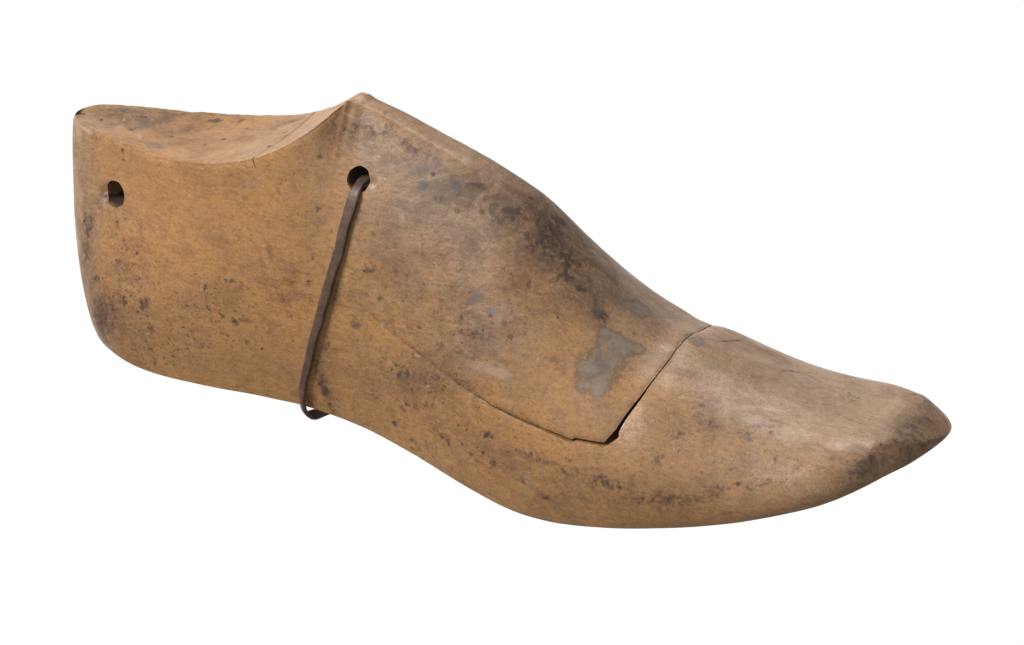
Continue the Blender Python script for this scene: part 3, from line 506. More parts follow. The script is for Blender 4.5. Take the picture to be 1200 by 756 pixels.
def loft(s,zf,ztn,ztf,ztc,k=1):
    """s stations (mm); zf sole edge z, ztn/ztf near/far top-edge z, ztc top centre. returns (n,m,3) mm; last axis xyz; closed loop, near side is -y"""
    nb,ns,nt=[max(3,int(v*k)) for v in (NB,NS,NT)]
    f=lambda T:pchip(*zip(*T),s)
    ch=cap_heel(s,24);ct=cap_toe(s,236,2.0,1.8)
    wb=f(WB)*ch*ct
    cht=cap_heel(s,4);wt=np.minimum(f(WT)*cht*ct,wb*.98)
    o1=f(O1)*ch*ct;o2=f(O2)*ch*ct;h1=f(H1);h2=f(H2)
    sharp=1-sstep(PK-1,PK+3,s)
    loops=[]
    zb=zf-1.5*ch*ct
    # extra drop of top shoulder in the rounded part
    out=[]
    for side,zt in ((-1,ztn),(1,ztf)):
        H=zt-zf
        F=np.stack([wb,zf],-1);T=np.stack([wt,zt],-1)
        P1=F+np.stack([o1,h1*H],-1);P2=T+np.stack([o2,-h2*H],-1)
        P2[:,0]=np.minimum(P2[:,0],np.maximum(wb+o1*1.0,wt))
        tb=np.linspace(0,1,nb,endpoint=False)
        B=np.stack([wb[:,None]*tb[None,:],zb[:,None]+(zf-zb)[:,None]*tb[None,:]**4],-1)
        t=np.linspace(0,1,ns,endpoint=False)
        S=bez([F,P1,P2,T],t)
        tg=T-P2;tg/=np.maximum(np.linalg.norm(tg,axis=1,keepdims=True),1e-6)
        Cn=np.stack([0*wt,ztc],-1)
        Q1s=T+(Cn-T)*.33
        # rounded: intersection-ish handle
        ln=np.minimum(wt*.8,6);ln=np.minimum(ln,np.maximum(ztc-zt,0)*1.0/np.maximum(tg[:,1],.05)+.3)
        Q1r=T+tg*ln[:,None]
        Q1=Q1s*sharp[:,None]+Q1r*(1-sharp)[:,None]
        Q2=np.stack([wt*(.45*(1-sharp)+.6*sharp),ztc],-1)
        tt=np.linspace(0,1,nt)
        Tt=bez([T,Q1,Q2,Cn],tt)
        L=np.concatenate([B,S,Tt],1)
        out.append(L)
    n,f_=out[0],out[1]
    n=n.copy();n[...,0]*=-1
    loop=np.concatenate([n,f_[:,::-1][:,1:-1]],1)   # bottom centre -> near -> top -> far -> back
    # fair the surface lengthwise, keeping the peak and the two ends crisp
    W=np.exp(-((s[:,None]-s[None,:])/5.0)**2)*np.gradient(s)[None,:];W/=W.sum(1,keepdims=True)
    keep=sstep(20,32,s)*(1-sstep(232,243,s));pk=1-np.exp(-((s-PK)/11)**2)
    r=np.zeros(loop.shape[1]);na=nb+ns
    rise=np.concatenate([np.zeros(nb),np.linspace(0,1,ns)**3,np.ones(nt)]);r=np.concatenate([rise,rise[::-1][1:-1]])
    wgt=(keep[:,None]*(1-r[None,:]*(1-pk[:,None])))[...,None]
    loop=loop*(1-wgt)+np.tensordot(W,loop,1)*wgt
    z=loop[...,1];y=loop[...,0]+f(YC)[:,None]
    zt=(ztn+ztf)[:,None]/2
    h=np.clip((z-zf[:,None])/np.maximum(zt-zf[:,None],1e-3),0,1)
    x=s[:,None]+pchip(*zip(*BK),h)*(1-sstep(0,60,s))[:,None]
    return np.stack([x,y,z],-1)
def stations(n=520):
    t=np.linspace(0,1,n)
    # denser at both ends
    u=.5-.5*np.cos(np.pi*t);s=ST*(.55*u+.45*t)
    j=np.argmin(abs(s-PK));s[j]=PK
    return s

SOLE = min(FIT_ZF) - 1.6          # the ball of the last touches down at z = 0 here

def vnoise(p, scale, seed=0):
    """smooth value noise, p (n,3) in mm"""
    q = p/scale + seed*17.31
    i = np.floor(q).astype(np.int64); f = q-i; f = f*f*(3-2*f)
    def h(a, b, c):
        n = (a*73856093) ^ (b*19349663) ^ (c*83492791) ^ (seed*2654435761)
        n = (n ^ (n >> 13))*1274126177
        n = n ^ (n >> 16)
        return (n & 0xffff)/32767.5-1
    r = 0
    for dx in (0, 1):
        for dy in (0, 1):
            for dz in (0, 1):
                w = (f[:, 0] if dx else 1-f[:, 0])*(f[:, 1] if dy else 1-f[:, 1])*(f[:, 2] if dz else 1-f[:, 2])
                r = r+w*h(i[:, 0]+dx, i[:, 1]+dy, i[:, 2]+dz)
    return r

# seam between the body and the instep block, (x, z) as seen on the side
SEAM = [(189.9, 60), (189.9, 34.5), (189.2, 32), (188.4, 29.8), (186.2, 25.5), (184.8, 22), (182.6, 18.5),
        (178.3, 18.3), (174.2, 18.3), (173.2, 17.7), (170.6, 18.1), (165.4, 18.8), (160, 19.4), (154.2, 20.2), (148.8, 21.1), (141.4, 22.8),
        (133.5, 24.8), (129, 26.1), (124, 28), (114.8, 31.1), (105.3, 35.2), (99.3, 38.1), (93, 41),
        (85.8, 46.8), (77.5, 56), (70.5, 62.5), (64.5, 70), (58, 80), (54, 110)]
def seg_dist(px, pz, pl):
    best = np.full(px.shape, 1e9); arc = np.zeros(px.shape); acc = 0
    for (x0, z0), (x1, z1) in zip(pl[:-1], pl[1:]):
        L = math.hypot(x1-x0, z1-z0)
        t = np.clip(((px-x0)*(x1-x0)+(pz-z0)*(z1-z0))/(L*L), 0, 1)
        dd = np.hypot(px-x0-t*(x1-x0), pz-z0-t*(z1-z0))
        k = dd < best
        best[k] = dd[k]; arc[k] = (acc+t*L)[k]
        acc += L
    return best, arc

def build_form():
    S = stations(760)
    g = lambda a: np.interp(S, FIT_S, a)
    V = loft(S, g(FIT_ZF), g(FIT_ZN), g(FIT_ZR), g(FIT_ZC), 1)
    n, m = V.shape[:2]
    P = V.reshape(-1, 3).copy()
    dx = np.gradient(V, axis=0); dt = np.roll(V, -1, 1)-np.roll(V, 1, 1)
    N = np.cross(dt, dx); N /= np.maximum(np.linalg.norm(N, axis=-1, keepdims=True), 1e-9)
    if (N*(V-V.mean(1, keepdims=True))).sum(-1).mean() < 0: N = -N
    N = N.reshape(-1, 3)
    endfade = (sstep(0, 6, np.repeat(S, m))*(1-sstep(ST-4, ST, np.repeat(S, m))))
    # hand carving: broad uneven facets, small dents
    q = P*np.array([.55, 1, 1])
    dsp = .15*vnoise(q, 16, 1)+.06*vnoise(q, 6, 2)+.035*vnoise(q, 2.5, 3)
    dent = vnoise(P, 4.5, 7)
    dsp -= .22*np.clip(dent-.62, 0, 1)
    # worn edge along the open part of the seam
    dd, arc = seg_dist(P[:, 0], P[:, 2], SEAM)
    openn = np.where(arc < 95, 1.0, np.clip(1-(arc-95)/45, .12, 1))
    dsp -= (.26*np.exp(-(dd/.7)**2)+.20*np.exp(-(dd/1.8)**2))*openn*(.75+.5*vnoise(P, 3, 9))*(arc > 20)
    # broken, scooped rim beside the heel hole; chip beside the cord hole
    for (cx, cz, rx, rz, dp) in ((9.9, 48.4, 2.0, 2.6, 1.3), (99.2, 71.6, 1.2, 1.0, .5)):
        near = P[:, 1] < 0
        dsp -= near*dp*np.exp(-(((P[:, 0]-cx)/rx)**2+((P[:, 2]-cz)/rz)**2)**1.5)*(1+.4*vnoise(P, 1.1, 11))
    # handled rim of the heel top: rounded and nicked
    J = np.tile(np.arange(m), n); jn = NB+NS; jf = m-jn; Sx = np.repeat(S, m)
    rim = np.exp(-(np.minimum(abs(J-jn), abs(J-jf))/2.2)**2)*(Sx < PK-2)
    dsp -= rim*(.28+.22*vnoise(P, 3.5, 41)+.14*vnoise(P, 1.4, 42))
    P += N*(dsp*endfade)[:, None]
    faces = []
    idx = np.arange(n*m).reshape(n, m)
    a = idx[:-1]; b = idx[1:]
    quads = np.stack([a, np.roll(a, -1, 1), np.roll(b, -1, 1), b], -1).reshape(-1, 4)
    me = bpy.data.meshes.new('form')
    bmq = [tuple(x) for x in quads.tolist()]
    me.from_pydata((P*MM).tolist(), [], bmq)
    bm = bmesh.new(); bm.from_mesh(me)
    bmesh.ops.remove_doubles(bm, verts=bm.verts, dist=2e-6)
    # close the two ends
    be = [e for e in bm.edges if e.is_boundary]
    if be: bmesh.ops.holes_fill(bm, edges=be, sides=0)
    bmesh.ops.recalc_face_normals(bm, faces=bm.faces)
    bm.to_mesh(me); bm.free()
    return me

def prism(name, poly, y0=-60, y1=60):
    bm = bmesh.new()
    A = [bm.verts.new((x*MM, y0*MM, z*MM)) for x, z in poly]
    B = [bm.verts.new((x*MM, y1*MM, z*MM)) for x, z in poly]
    bm.faces.new(A); bm.faces.new(B[::-1])
    k = len(poly)
    for i in range(k): bm.faces.new((A[i], B[i], B[(i+1) % k], A[(i+1) % k]))
    bmesh.ops.recalc_face_normals(bm, faces=bm.faces)
    bmesh.ops.triangulate(bm, faces=bm.faces)
    me = bpy.data.meshes.new(name); bm.to_mesh(me); bm.free()
    return me

def bore(name, cx, cz, rx, rz, y0, y1, seed, drift=(0, 0), amp=.03):
    rnd = random.Random(seed); ph = [rnd.uniform(0, 6.28) for _ in range(5)]
    bm = bmesh.new(); rings = []
    K, J = 48, 26
    for j in range(J):
        t = j/(J-1); y = y0+(y1-y0)*t; r = []
        for i in range(K):
            a = 2*math.pi*i/K
            w = 1+amp*math.sin(2*a+ph[0]+t*2)+amp*.6*math.sin(3*a+ph[1])+amp*.4*math.sin(7*a+ph[2]+t*9)
            r.append(bm.verts.new(((cx+drift[0]*t+rx*w*math.cos(a))*MM, y*MM, (cz+drift[1]*t+rz*w*math.sin(a))*MM)))
        rings.append(r)
    for p, q in zip(rings[:-1], rings[1:]):
        for i in range(K): bm.faces.new((p[i], p[(i+1) % K], q[(i+1) % K], q[i]))
    bm.faces.new(rings[0]); bm.faces.new(rings[-1][::-1])
    bmesh.ops.recalc_face_normals(bm, faces=bm.faces)
    bmesh.ops.triangulate(bm, faces=[f for f in bm.faces if len(f.verts) > 4])
    me = bpy.data.meshes.new(name); bm.to_mesh(me); bm.free()
    return me

def boolean(me, ops):
    cur = me
    for cut, op in ops:
        o = bpy.data.objects.new('work', cur); c = bpy.data.objects.new('tool', cut)
        scene.collection.objects.link(o); scene.collection.objects.link(c)
        md = o.modifiers.new('b', 'BOOLEAN'); md.object = c; md.operation = op; md.solver = 'MANIFOLD'
        dg = bpy.context.evaluated_depsgraph_get(); dg.update()
        new = bpy.data.meshes.new_from_object(o.evaluated_get(dg), depsgraph=dg)
        if len(new.polygons) == 0:
            print('MANIFOLD failed, using EXACT'); md.solver = 'EXACT'
            dg = bpy.context.evaluated_depsgraph_get(); dg.update()
            new = bpy.data.meshes.new_from_object(o.evaluated_get(dg), depsgraph=dg)
        bpy.data.objects.remove(o); bpy.data.objects.remove(c)
        cur = new
    return cur

# gap widths along the seam: wide at the toe side of the wedge, closing to a hairline
rnd = random.Random(4)
def refine(pl, step=.8):
    out = []
    for (x0, z0), (x1, z1) in zip(pl[:-1], pl[1:]):
        k = max(1, int(math.hypot(x1-x0, z1-z0)/step))
        out += [(x0+(x1-x0)*i/k, z0+(z1-z0)*i/k) for i in range(k)]
    return out+[pl[-1]]
R1 = refine(SEAM[1:-2])
def normal2(pl, i):
    a = pl[max(i-1, 0)]; b = pl[min(i+1, len(pl)-1)]
    dx, dz = b[0]-a[0], b[1]-a[1]; L = math.hypot(dx, dz) or 1
    return dz/L, -dx/L            # points to the body side (outside of the block)
body_line = []
acc = 0
for i, p in enumerate(R1):
    nx, nz = normal2(R1, i)
    if nx == 0 and nz == 0: nx = 1
    x, z = p
    if x > 183.4 and z > 20: w = 1.35-1.0*min(1, max(0, (z-21)/12))
    elif x > 181: w = 1.1
    else: w = max(.02, .85*min(1, max(0, (x-130)/40)))
    w = w*.5+w*.5*(1+.22*rnd.uniform(-1, 1)) if w > .2 else w
    # outward = away from the block interior
    ox, oz = -nx, -nz
    tx, tz = x+ox*w, z+oz*w
    if (tx-150)**2+(tz-60)**2 < (x-150)**2+(z-60)**2: tx, tz = x-ox*w, z-oz*w
    body_line.append((tx, tz))
# chipped-out pocket at the corner of the notch
body_line = [(x+(.8 if 18.6 < z < 20.9 and x > 183 else 0), z-(0.0)) for x, z in body_line]
cut_body = [(190.4, 130)]+body_line+[(56, 84), (50, 130)]
cut_block = [(189.9, 130)]+[(x, z) for x, z in R1]+[(58, 84), (52, 130)]

form = build_form()
heel_hole = lambda: bore('b', 13.5, 49.7, 3.8, 3.9, -40, 40, 3, (1.5, -1))
cord_hole = lambda: bore('b', 94.9, 71.4, 3.7, 3.4, -40, 40, 5, (0, .5))
body_me = boolean(form.copy(), [(prism('c', cut_body), 'DIFFERENCE'), (heel_hole(), 'DIFFERENCE')])
block_me = boolean(form.copy(), [(prism('c', cut_block), 'INTERSECT'), (cord_hole(), 'DIFFERENCE')])

# ------------------------------------------------------------------ stains and wear, plus some painted shade and glints, stored per vertex at their places on the wood
KIND = {'D': 0, 'B': 1, 'G': 2, 'P': 3, 'R': 4, 'S': 5, 'T': 6, 'Y': 7, 'K': 8, 'V': 9}  # dark kinds also carry painted shade, the pale kind painted glints
def paint(me):
    nv = len(me.vertices)
    co = np.empty(nv*3, np.float32); me.vertices.foreach_get('co', co); co = co.reshape(-1, 3).astype(float)/MM
    ch = np.zeros((12, nv))
    warp = np.stack([vnoise(co, 3.2, s) for s in (21, 22, 23)], -1)
    warp2 = np.stack([vnoise(co, 1.1, s) for s in (24, 25, 26)], -1)
    far = [(k, x, -y, z, ax, -ay, az, bx, -by, bz, ra*1.1, rb*.9, s*.85) for k, x, y, z, ax, ay, az, bx, by, bz, ra, rb, s in MARKS if k in 'STYKV' and y < -3]
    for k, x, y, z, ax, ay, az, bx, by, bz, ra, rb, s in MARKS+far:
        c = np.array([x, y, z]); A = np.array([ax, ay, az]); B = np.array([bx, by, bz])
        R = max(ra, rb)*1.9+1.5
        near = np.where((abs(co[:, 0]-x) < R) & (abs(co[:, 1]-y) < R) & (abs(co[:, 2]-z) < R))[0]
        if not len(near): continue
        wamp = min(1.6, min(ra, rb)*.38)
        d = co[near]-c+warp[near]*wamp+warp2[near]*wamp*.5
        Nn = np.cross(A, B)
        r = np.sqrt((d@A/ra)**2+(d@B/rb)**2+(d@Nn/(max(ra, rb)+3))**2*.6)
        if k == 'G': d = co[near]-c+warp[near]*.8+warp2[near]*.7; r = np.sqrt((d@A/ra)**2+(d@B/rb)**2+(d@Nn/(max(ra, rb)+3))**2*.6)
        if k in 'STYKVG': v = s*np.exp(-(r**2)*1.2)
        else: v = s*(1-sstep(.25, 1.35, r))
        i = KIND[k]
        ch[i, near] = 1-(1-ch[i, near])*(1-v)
    # bore insides painted dark: shade put into the colour, with grime
    for cx, cz, rx, rz in ((13.5, 49.7, 3.8, 3.9), (94.9, 71.4, 3.7, 3.4)):
        tt = (co[:, 1]+40)/80
        qx = (co[:, 0]-cx-(1.5*tt if cx < 50 else 0))/rx; qz = (co[:, 2]-cz-(-tt if cx < 50 else .5*tt))/rz
        k = (np.hypot(qx, qz) < 1.01) & (abs(co[:, 1]) < (15.0 if cx < 50 else 11.2))
        ch[0, k] = 1; ch[1, k] = 1
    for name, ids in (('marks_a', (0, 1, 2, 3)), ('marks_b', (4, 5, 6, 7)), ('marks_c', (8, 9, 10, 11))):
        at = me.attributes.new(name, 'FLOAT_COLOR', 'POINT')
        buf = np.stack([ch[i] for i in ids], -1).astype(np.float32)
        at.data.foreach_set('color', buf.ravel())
    dd, arc = seg_dist(co[:, 0], co[:, 2], SEAM)
    at = me.attributes.new('seam', 'FLOAT', 'POINT')
    at.data.foreach_set('value', (np.exp(-(dd/.7)**2)*(arc > 15)*np.clip(1.15-(arc-105)/50, .10, 1)).astype(np.float32))

def shade(me, deg=38):
    me.polygons.foreach_set('use_smooth', [True]*len(me.polygons))
    bm = bmesh.new(); bm.from_mesh(me)
    lim = math.radians(deg)
    for e in bm.edges:
        if len(e.link_faces) == 2 and e.calc_face_angle(0) > lim: e.smooth = False
    bm.to_mesh(me); bm.free()

for me in (body_me, block_me):
    paint(me); shade(me)

# ------------------------------------------------------------------ materials
class G:
    def __init__(s, mat):
        mat.use_nodes = True; s.t = mat.node_tree; s.t.nodes.clear()
    def n(s, kind, **kw):
        x = s.t.nodes.new(kind)
        for k, v in kw.items(): setattr(x, k, v)
        return x
    def link(s, a, b): s.t.links.new(a, b)
    def noise(s, vec, scale, detail=3, rough=.5, dist=0):
        x = s.n('ShaderNodeTexNoise'); s.link(vec, x.inputs['Vector'])
        x.inputs['Scale'].default_value = scale; x.inputs['Detail'].default_value = detail
        x.inputs['Roughness'].default_value = rough; x.inputs['Distortion'].default_value = dist
        return x.outputs['Fac']
    def ramp(s, v, lo, hi, a=0, b=1, smooth=True):
        x = s.n('ShaderNodeMapRange'); x.interpolation_type = 'SMOOTHSTEP' if smooth else 'LINEAR'
        s.put(v, x.inputs['Value'])
        for nm, q in (('From Min', lo), ('From Max', hi), ('To Min', a), ('To Max', b)): s.put(q, x.inputs[nm])
        return x.outputs['Result']
    def put(s, v, sock):
        if isinstance(v, (int, float)): sock.default_value = v
        elif isinstance(v, tuple): sock.default_value = v+(1,) if len(v) == 3 and len(sock.default_value) == 4 else v
        else: s.link(v, sock)
    def math(s, op, a, b=0, clamp=False):
        x = s.n('ShaderNodeMath', operation=op, use_clamp=clamp); s.put(a, x.inputs[0]); s.put(b, x.inputs[1]); return x.outputs[0]
    def mix(s, f, a, b, mode='MIX'):
        x = s.n('ShaderNodeMix', data_type='RGBA', blend_type=mode); s.put(f, x.inputs[0]); s.put(a, x.inputs[6]); s.put(b, x.inputs[7]); return x.outputs[2]
    def map(s, vec, sc, rot=(0, 0, 0)):
        x = s.n('ShaderNodeMapping'); s.link(vec, x.inputs['Vector']); x.inputs['Scale'].default_value = sc; x.inputs['Rotation'].default_value = rot
        return x.outputs[0]

def wood_material():
    mat = bpy.data.materials.new('worn_beech_wood'); g = G(mat)
    out = g.n('ShaderNodeOutputMaterial'); bs = g.n('ShaderNodeBsdfPrincipled'); g.link(bs.outputs[0], out.inputs[0])
    oc = g.n('ShaderNodeTexCoord').outputs['Object']
    gr = g.map(oc, (.30, 1, 1), (0, math.radians(-6), 0))        # grain runs heel to toe
    gr2 = g.map(oc, (.62, 1, 1), (0, math.radians(-6), 0))
    A = g.n('ShaderNodeAttribute', attribute_name='marks_a'); B = g.n('ShaderNodeAttribute', attribute_name='marks_b')
    sa = g.n('ShaderNodeSeparateColor'); g.link(A.outputs['Color'], sa.inputs[0])
    sb = g.n('ShaderNodeSeparateColor'); g.link(B.outputs['Color'], sb.inputs[0])
    D, Bl, Gy, Pa = sa.outputs[0], sa.outputs[1], sa.outputs[2], A.outputs['Alpha']
    Re, Sp, To, Ye = sb.outputs[0], sb.outputs[1], sb.outputs[2], B.outputs['Alpha']
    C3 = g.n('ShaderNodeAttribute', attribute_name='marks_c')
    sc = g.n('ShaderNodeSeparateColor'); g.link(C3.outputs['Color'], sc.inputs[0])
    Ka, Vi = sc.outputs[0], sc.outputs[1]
    soft = g.map(oc, (.8, 1, 1))
    big = g.noise(soft, 40, 4, .6, .8); mid = g.noise(gr2, 150, 5, .65, .5); fine = g.noise(gr, 900, 3, .6)
    med = g.noise(g.map(oc, (.75, 1, 1), (.3, .1, .7)), 95, 6, .72, 1.0)
    fl = g.noise(oc, 1500, 2, .6); mott = g.noise(oc, 330, 6, .75, .2); grit = g.noise(g.map(oc, (.7, 1, 1)), 1050, 3, .7)
    # base: ochre, brown and greyer patches flowing into each other
    c = g.mix(g.ramp(big, .35, .65), WOOD_A, WOOD_B)
    c = g.mix(g.math('MULTIPLY', g.ramp(med, .47, .68), .62), c, WOOD_C)
    c = g.mix(g.math('MULTIPLY', g.ramp(g.noise(soft, 75, 5, .65, .6), .52, .70), .40), c, WOOD_T2)
    c = g.mix(g.math('MULTIPLY', g.ramp(g.noise(soft, 120, 5, .7, .6), .50, .66), .40), c, WOOD_Y)
    c = g.mix(g.math('MULTIPLY', Ye, g.ramp(med, .3, .6, .75, .35)), c, WOOD_Y)
    c = g.mix(g.math('MULTIPLY', To, g.ramp(mott, .35, .62, .9, .68)), c, g.mix(g.ramp(med, .38, .62), WOOD_T1, WOOD_T2))
    c = g.mix(g.math('MULTIPLY', Vi, g.ramp(med, .35, .62, .25, .85)), c, (.225, .130, .078))
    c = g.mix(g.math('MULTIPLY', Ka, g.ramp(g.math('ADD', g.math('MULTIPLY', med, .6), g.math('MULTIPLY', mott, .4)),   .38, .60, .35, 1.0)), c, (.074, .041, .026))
    # fine grain, pores and grit
    c = g.mix(g.ramp(fine, .28, .62, .24, 0), c, (.085, .050, .028))
    c = g.mix(g.ramp(g.noise(gr, 2300, 2, .5), .55, .75, 0, .20), c, (.42, .30, .18))
    c = g.mix(g.math('MULTIPLY', g.ramp(grit, .52, .72, 0, .75), g.math('ADD', .28, g.math('MULTIPLY', Sp, .5))), c, (.095, .058, .038))
    c = g.mix(g.ramp(grit, .46, .30, 0, .30), c, (.46, .31, .17))
    c = g.mix(g.ramp(fl, .56, .70, 0, .42), c, (.085, .05, .03))
    c = g.mix(g.ramp(mott, .55, .72, 0, .42), c, (.10, .062, .042))
    lines = g.noise(g.map(oc, (.055, .8, 1), (0, math.radians(-9), 0)), 620, 3, .6, .25)
    c = g.mix(g.ramp(lines, .60, .74, 0, .26), c, (.10, .055, .03))
    c = g.mix(g.ramp(lines, .40, .26, 0, .2), c, (.50, .33, .18))
    red = g.noise(g.map(oc, (.7, 1, 1), (.4, 0, .2)), 130, 6, .75, .8)
    c = g.mix(g.ramp(red, .55, .70, 0, .6), c, (.145, .062, .034))
    # speckle areas
    vo = g.n('ShaderNodeTexVoronoi'); wn = g.n('ShaderNodeTexNoise'); g.link(oc, wn.inputs['Vector']); wn.inputs['Scale'].default_value = 900; wn.inputs['Detail'].default_value = 3
    va = g.n('ShaderNodeVectorMath', operation='MULTIPLY_ADD'); g.link(wn.outputs['Color'], va.inputs[0]); va.inputs[1].default_value = (.0022, .0022, .0022); g.link(oc, va.inputs[2])
    g.link(va.outputs[0], vo.inputs['Vector']); vo.inputs['Scale'].default_value = 620
    spk = g.math('MULTIPLY', g.ramp(vo.outputs['Distance'], g.ramp(g.noise(oc, 420, 2, .5), .35, .7, .02, .22), g.ramp(g.noise(oc, 420, 2, .5), .35, .7, .18, .42), 1, 0), g.ramp(g.math('ADD', g.noise(oc, 260, 3, .6), g.math('MULTIPLY', Sp, .10)), .48, .60))
    spk = g.math('MULTIPLY', spk, g.math('ADD', g.math('MULTIPLY', Sp, .75), .10))
    c = g.mix(spk, c, (.060, .028, .018))
    def broken(m, lo, hi, amp, n1=mott, n2=mid):
        k = g.math('MULTIPLY', g.math('SUBTRACT', g.math('ADD', g.math('MULTIPLY', n1, .65), g.math('MULTIPLY', n2, .35)), .5), amp)
        return g.ramp(g.math('ADD', m, g.math('MULTIPLY', k, g.math('MULTIPLY', g.ramp(m, 0, .25), g.ramp(m, .7, 1.0, 1, .35)))), lo, hi)
    c = g.mix(g.math('MULTIPLY', broken(Re, .1, 1.0, 1.6), .8), c, (.12, .042, .02))
    c = g.mix(g.math('MULTIPLY', broken(Bl, .03, .95, 2.0), .85), c, (.062, .060, .058))
    # dark tide line round the grey patches, then the patch
    c = g.mix(g.math('MULTIPLY', g.ramp(g.math('ABSOLUTE', g.math('SUBTRACT', broken(Gy, .0, 1.0, 1.6), .40)), 0, .30, .55, 0), g.ramp(Gy, .2, .4)), c, (.085, .055, .042))
    c = g.mix(g.math('MULTIPLY', broken(Gy, .22, .86, 2.0), .82), c, g.mix(g.ramp(med, .35, .62), (.110, .100, .092), (.215, .188, .158)))
    c = g.mix(g.math('MULTIPLY', broken(D, .04, 1.05, 4.0, g.noise(oc, 620, 4, .65), mott), .95), c, (.062, .035, .025))
    c = g.mix(g.math('MULTIPLY', broken(Pa, .06, 1.0, 2.2), .62), c, (.46, .36, .27))
    # holes get their dark from the painted marks; thin dirt in the seam
    se = g.n('ShaderNodeAttribute', attribute_name='seam').outputs['Fac']
    c = g.mix(g.math('MULTIPLY', se, g.ramp(mott, .35, .6, .1, .5)), c, (.05, .032, .022))
    g.link(c, bs.inputs['Base Color'])
    ro = g.math('ADD', g.ramp(med, .3, .7, .33, .50), g.math('MULTIPLY', g.math('ADD', g.math('ADD', D, Gy), Ka), .15))
    g.link(ro, bs.inputs['Roughness'])
    bs.inputs['Specular IOR Level'].default_value = .5
    h = g.math('ADD', g.math('MULTIPLY', fine, .5), g.math('MULTIPLY', g.noise(oc, 700, 4, .65), .8))
    h = g.math('ADD', h, g.math('MULTIPLY', mid, .5))
    h = g.math('SUBTRACT', h, g.math('MULTIPLY', spk, .6))
    bp = g.n('ShaderNodeBump'); bp.inputs['Strength'].default_value = .6; bp.inputs['Distance'].default_value = .00022
    g.link(h, bp.inputs['Height']); g.link(bp.outputs[0], bs.inputs['Normal'])
    return mat
WOOD_A, WOOD_B, WOOD_C = (.425, .216, .078), (.355, .178, .066), (.235, .116, .052)
WOOD_Y, WOOD_T1, WOOD_T2 = (.440, .214, .074), (.385, .260, .162), (.290, .192, .118)

def cord_material():
    mat = bpy.data.materials.new('dark_aged_leather'); g = G(mat)
    out = g.n('ShaderNodeOutputMaterial'); bs = g.n('ShaderNodeBsdfPrincipled'); g.link(bs.outputs[0], out.inputs[0])
    oc = g.n('ShaderNodeTexCoord').outputs['Object']
    a = g.noise(oc, 260, 4, .6); b = g.noise(g.map(oc, (1, 1, .25)), 1600, 3, .6)
    c = g.mix(g.ramp(a, .35, .65), (.118, .066, .046), (.070, .040, .030))
    c = g.mix(g.ramp(b, .5, .75, 0, .5), c, (.17, .12, .095))
    g.link(c, bs.inputs['Base Color'])
    g.link(g.ramp(a, .3, .7, .34, .52), bs.inputs['Roughness'])
    bp = g.n('ShaderNodeBump'); bp.inputs['Strength'].default_value = .6; bp.inputs['Distance'].default_value = .0002
    g.link(g.math('ADD', b, a), bp.inputs['Height']); g.link(bp.outputs[0], bs.inputs['Normal'])
    return mat
wood = wood_material(); leather = cord_material()

# ------------------------------------------------------------------ assemble
last = bpy.data.objects.new('shoe_last', None)
last.empty_display_size = .02
scene.collection.objects.link(last)
last['label'] = 'old stained brown wooden shoe last with a dark cord looped through its hole'
last['category'] = 'shoe last'
def part(name, me, mat, label=None, parent=last):
    o = bpy.data.objects.new(name, me); me.name = name
    scene.collection.objects.link(o); o.parent = parent
    me.materials.clear(); me.materials.append(mat)
    if label: o['label'] = label
    return o
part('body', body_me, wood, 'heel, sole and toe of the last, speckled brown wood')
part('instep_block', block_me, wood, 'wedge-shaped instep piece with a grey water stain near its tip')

# cord: a flat thong out of the hole, down the side, under the sole and up the other side
def cr(P, n):
    P = np.array(P, float); out = []
    Q = np.vstack([2*P[0]-P[1], P, 2*P[-1]-P[-2]])
    for i in range(1, len(Q)-2):
        for t in np.linspace(0, 1, n, endpoint=False):
            a, b, c, d = Q[i-1], Q[i], Q[i+1], Q[i+2]
            out.append(.5*((2*b)+(-a+c)*t+(2*a-5*b+4*c-d)*t*t+(-a+3*b-3*c+d)*t**3))
    out.append(P[-1]); return np.array(out)
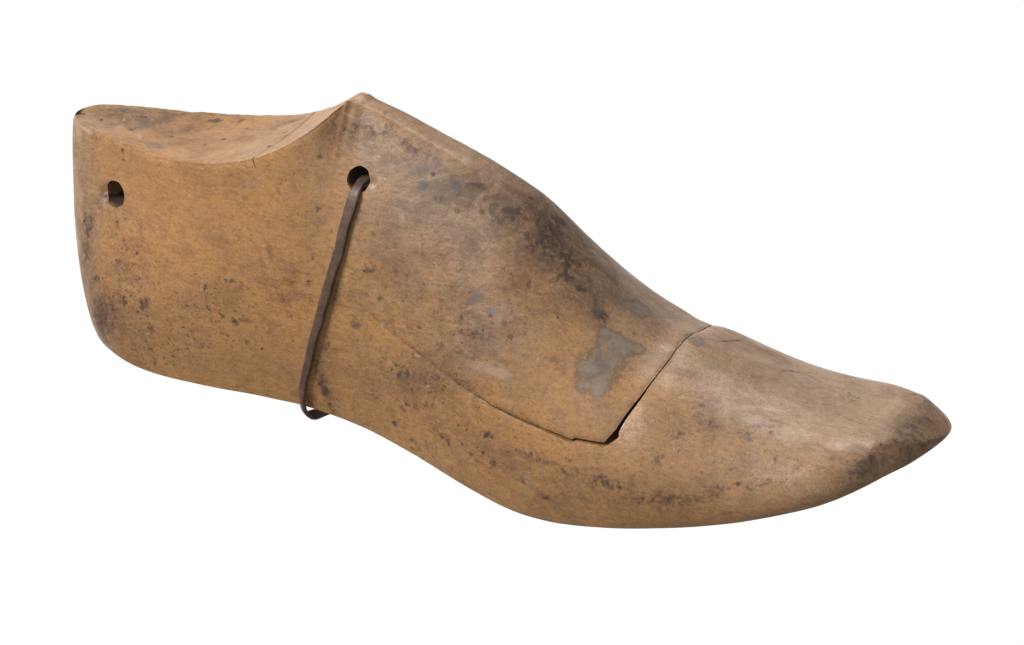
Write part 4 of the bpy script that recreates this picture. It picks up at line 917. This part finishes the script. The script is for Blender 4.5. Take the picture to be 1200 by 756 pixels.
# x, y, z, outward normal, half width
CORD = [(95.8, 0, 71.0, 0, -.2, 1, 1.6), (95.4, -8, 70.6, 0, -.3, 1, 1.6), (95.0, -12.3, 70.0, 0, -.75, .6, 1.6), (95.0, -15.6, 68.1, -0.01, -0.93, 0.37, 1.80), (94.1, -18.3, 61.6, -0.01, -0.95, 0.32, 1.85), (92.3, -21.6, 50.9, -0.00, -0.97, 0.25, 1.70), (89.9, -24.2, 39.1, 0.02, -0.99, 0.17, 1.60), (87.1, -26.0, 26.7, 0.03, -1.00, 0.09, 1.50), (84.7, -26.6, 16.4, 0.03, -1.00, 0.02, 1.35), (82.8, -26.6, 8.1, 0.03, -1.00, -0.04, 1.25),
        (82.6, -26.6, 3.0, -.4, -1, -.1, 1.15), (83.1, -25.9, -.8, -.6, -.8, -.3, 1.35),
        (84.6, -23.6, -2.2, -.85, -.3, -.4, 1.75), (86.6, -19.0, -2.0, -.85, 0, -.5, 1.8), (88.0, -8, -3.0, 0, 0, -1, 1.5), (88.0, 8, -2.8, 0, 0, -1, 1.6), (87.6, 20, -2.6, 0, .2, -1, 1.6),
        (87.2, 26.4, -.4, 0, .8, -.6, 1.6), (87.2, 27.6, 8, 0, 1, 0, 1.6), (88.5, 26.0, 26, 0, 1, .1, 1.6), (91.6, 20.9, 50, 0, 1, .25, 1.6), (94.4, 15.6, 66, 0, 1, .3, 1.6),
        (95.2, 13.6, 70.4, 0, .8, .6, 1.6), (95.8, 8, 71.4, 0, .3, 1, 1.6), (95.8, 1, 71.2, 0, 0, 1, 1.6)]
def cord_mesh():
    C = np.array(CORD); path = cr(C, 14)
    P, Nn, W = path[:, :3], path[:, 3:6], path[:, 6]
    T = np.gradient(P, axis=0); T /= np.linalg.norm(T, axis=1, keepdims=True)
    Nn = Nn-T*(Nn*T).sum(1, keepdims=True); Nn /= np.linalg.norm(Nn, axis=1, keepdims=True)
    Bn = np.cross(T, Nn)
    K = 28; V = []
    wob = vnoise(P, 7, 31); wob2 = vnoise(P, 2.2, 32)
    P = P+Bn*(wob*.28)[:, None]
    for i in range(len(P)):
        w = W[i]*.88*(1+.10*wob2[i]); th = .62*(1+.08*wob[i])
        tw = .12*wob[i]
        n_, b_ = Nn[i]*math.cos(tw)+Bn[i]*math.sin(tw), Bn[i]*math.cos(tw)-Nn[i]*math.sin(tw)
        for k in range(K):
            a = 2*math.pi*k/K; ca_, sa_ = math.cos(a), math.sin(a)
            V.append(P[i]+b_*w*math.copysign(abs(ca_)**.52, ca_)+n_*th*math.copysign(abs(sa_)**.52, sa_))
    V = np.array(V)
    F = []
    n = len(P)
    for i in range(n-1):
        for k in range(K):
            F.append((i*K+k, i*K+(k+1) % K, (i+1)*K+(k+1) % K, (i+1)*K+k))
    F.append(tuple(range(K))[::-1]); F.append(tuple((n-1)*K+k for k in range(K)))
    me = bpy.data.meshes.new('cord'); me.from_pydata((V*MM).tolist(), [], F)
    bm = bmesh.new(); bm.from_mesh(me); bmesh.ops.recalc_face_normals(bm, faces=bm.faces); bm.to_mesh(me); bm.free()
    me.polygons.foreach_set('use_smooth', [True]*len(me.polygons))
    return me
part('cord', cord_mesh(), leather, 'dark flat cord looped through the hole and round the waist')
print('faces', len(body_me.polygons), len(block_me.polygons))
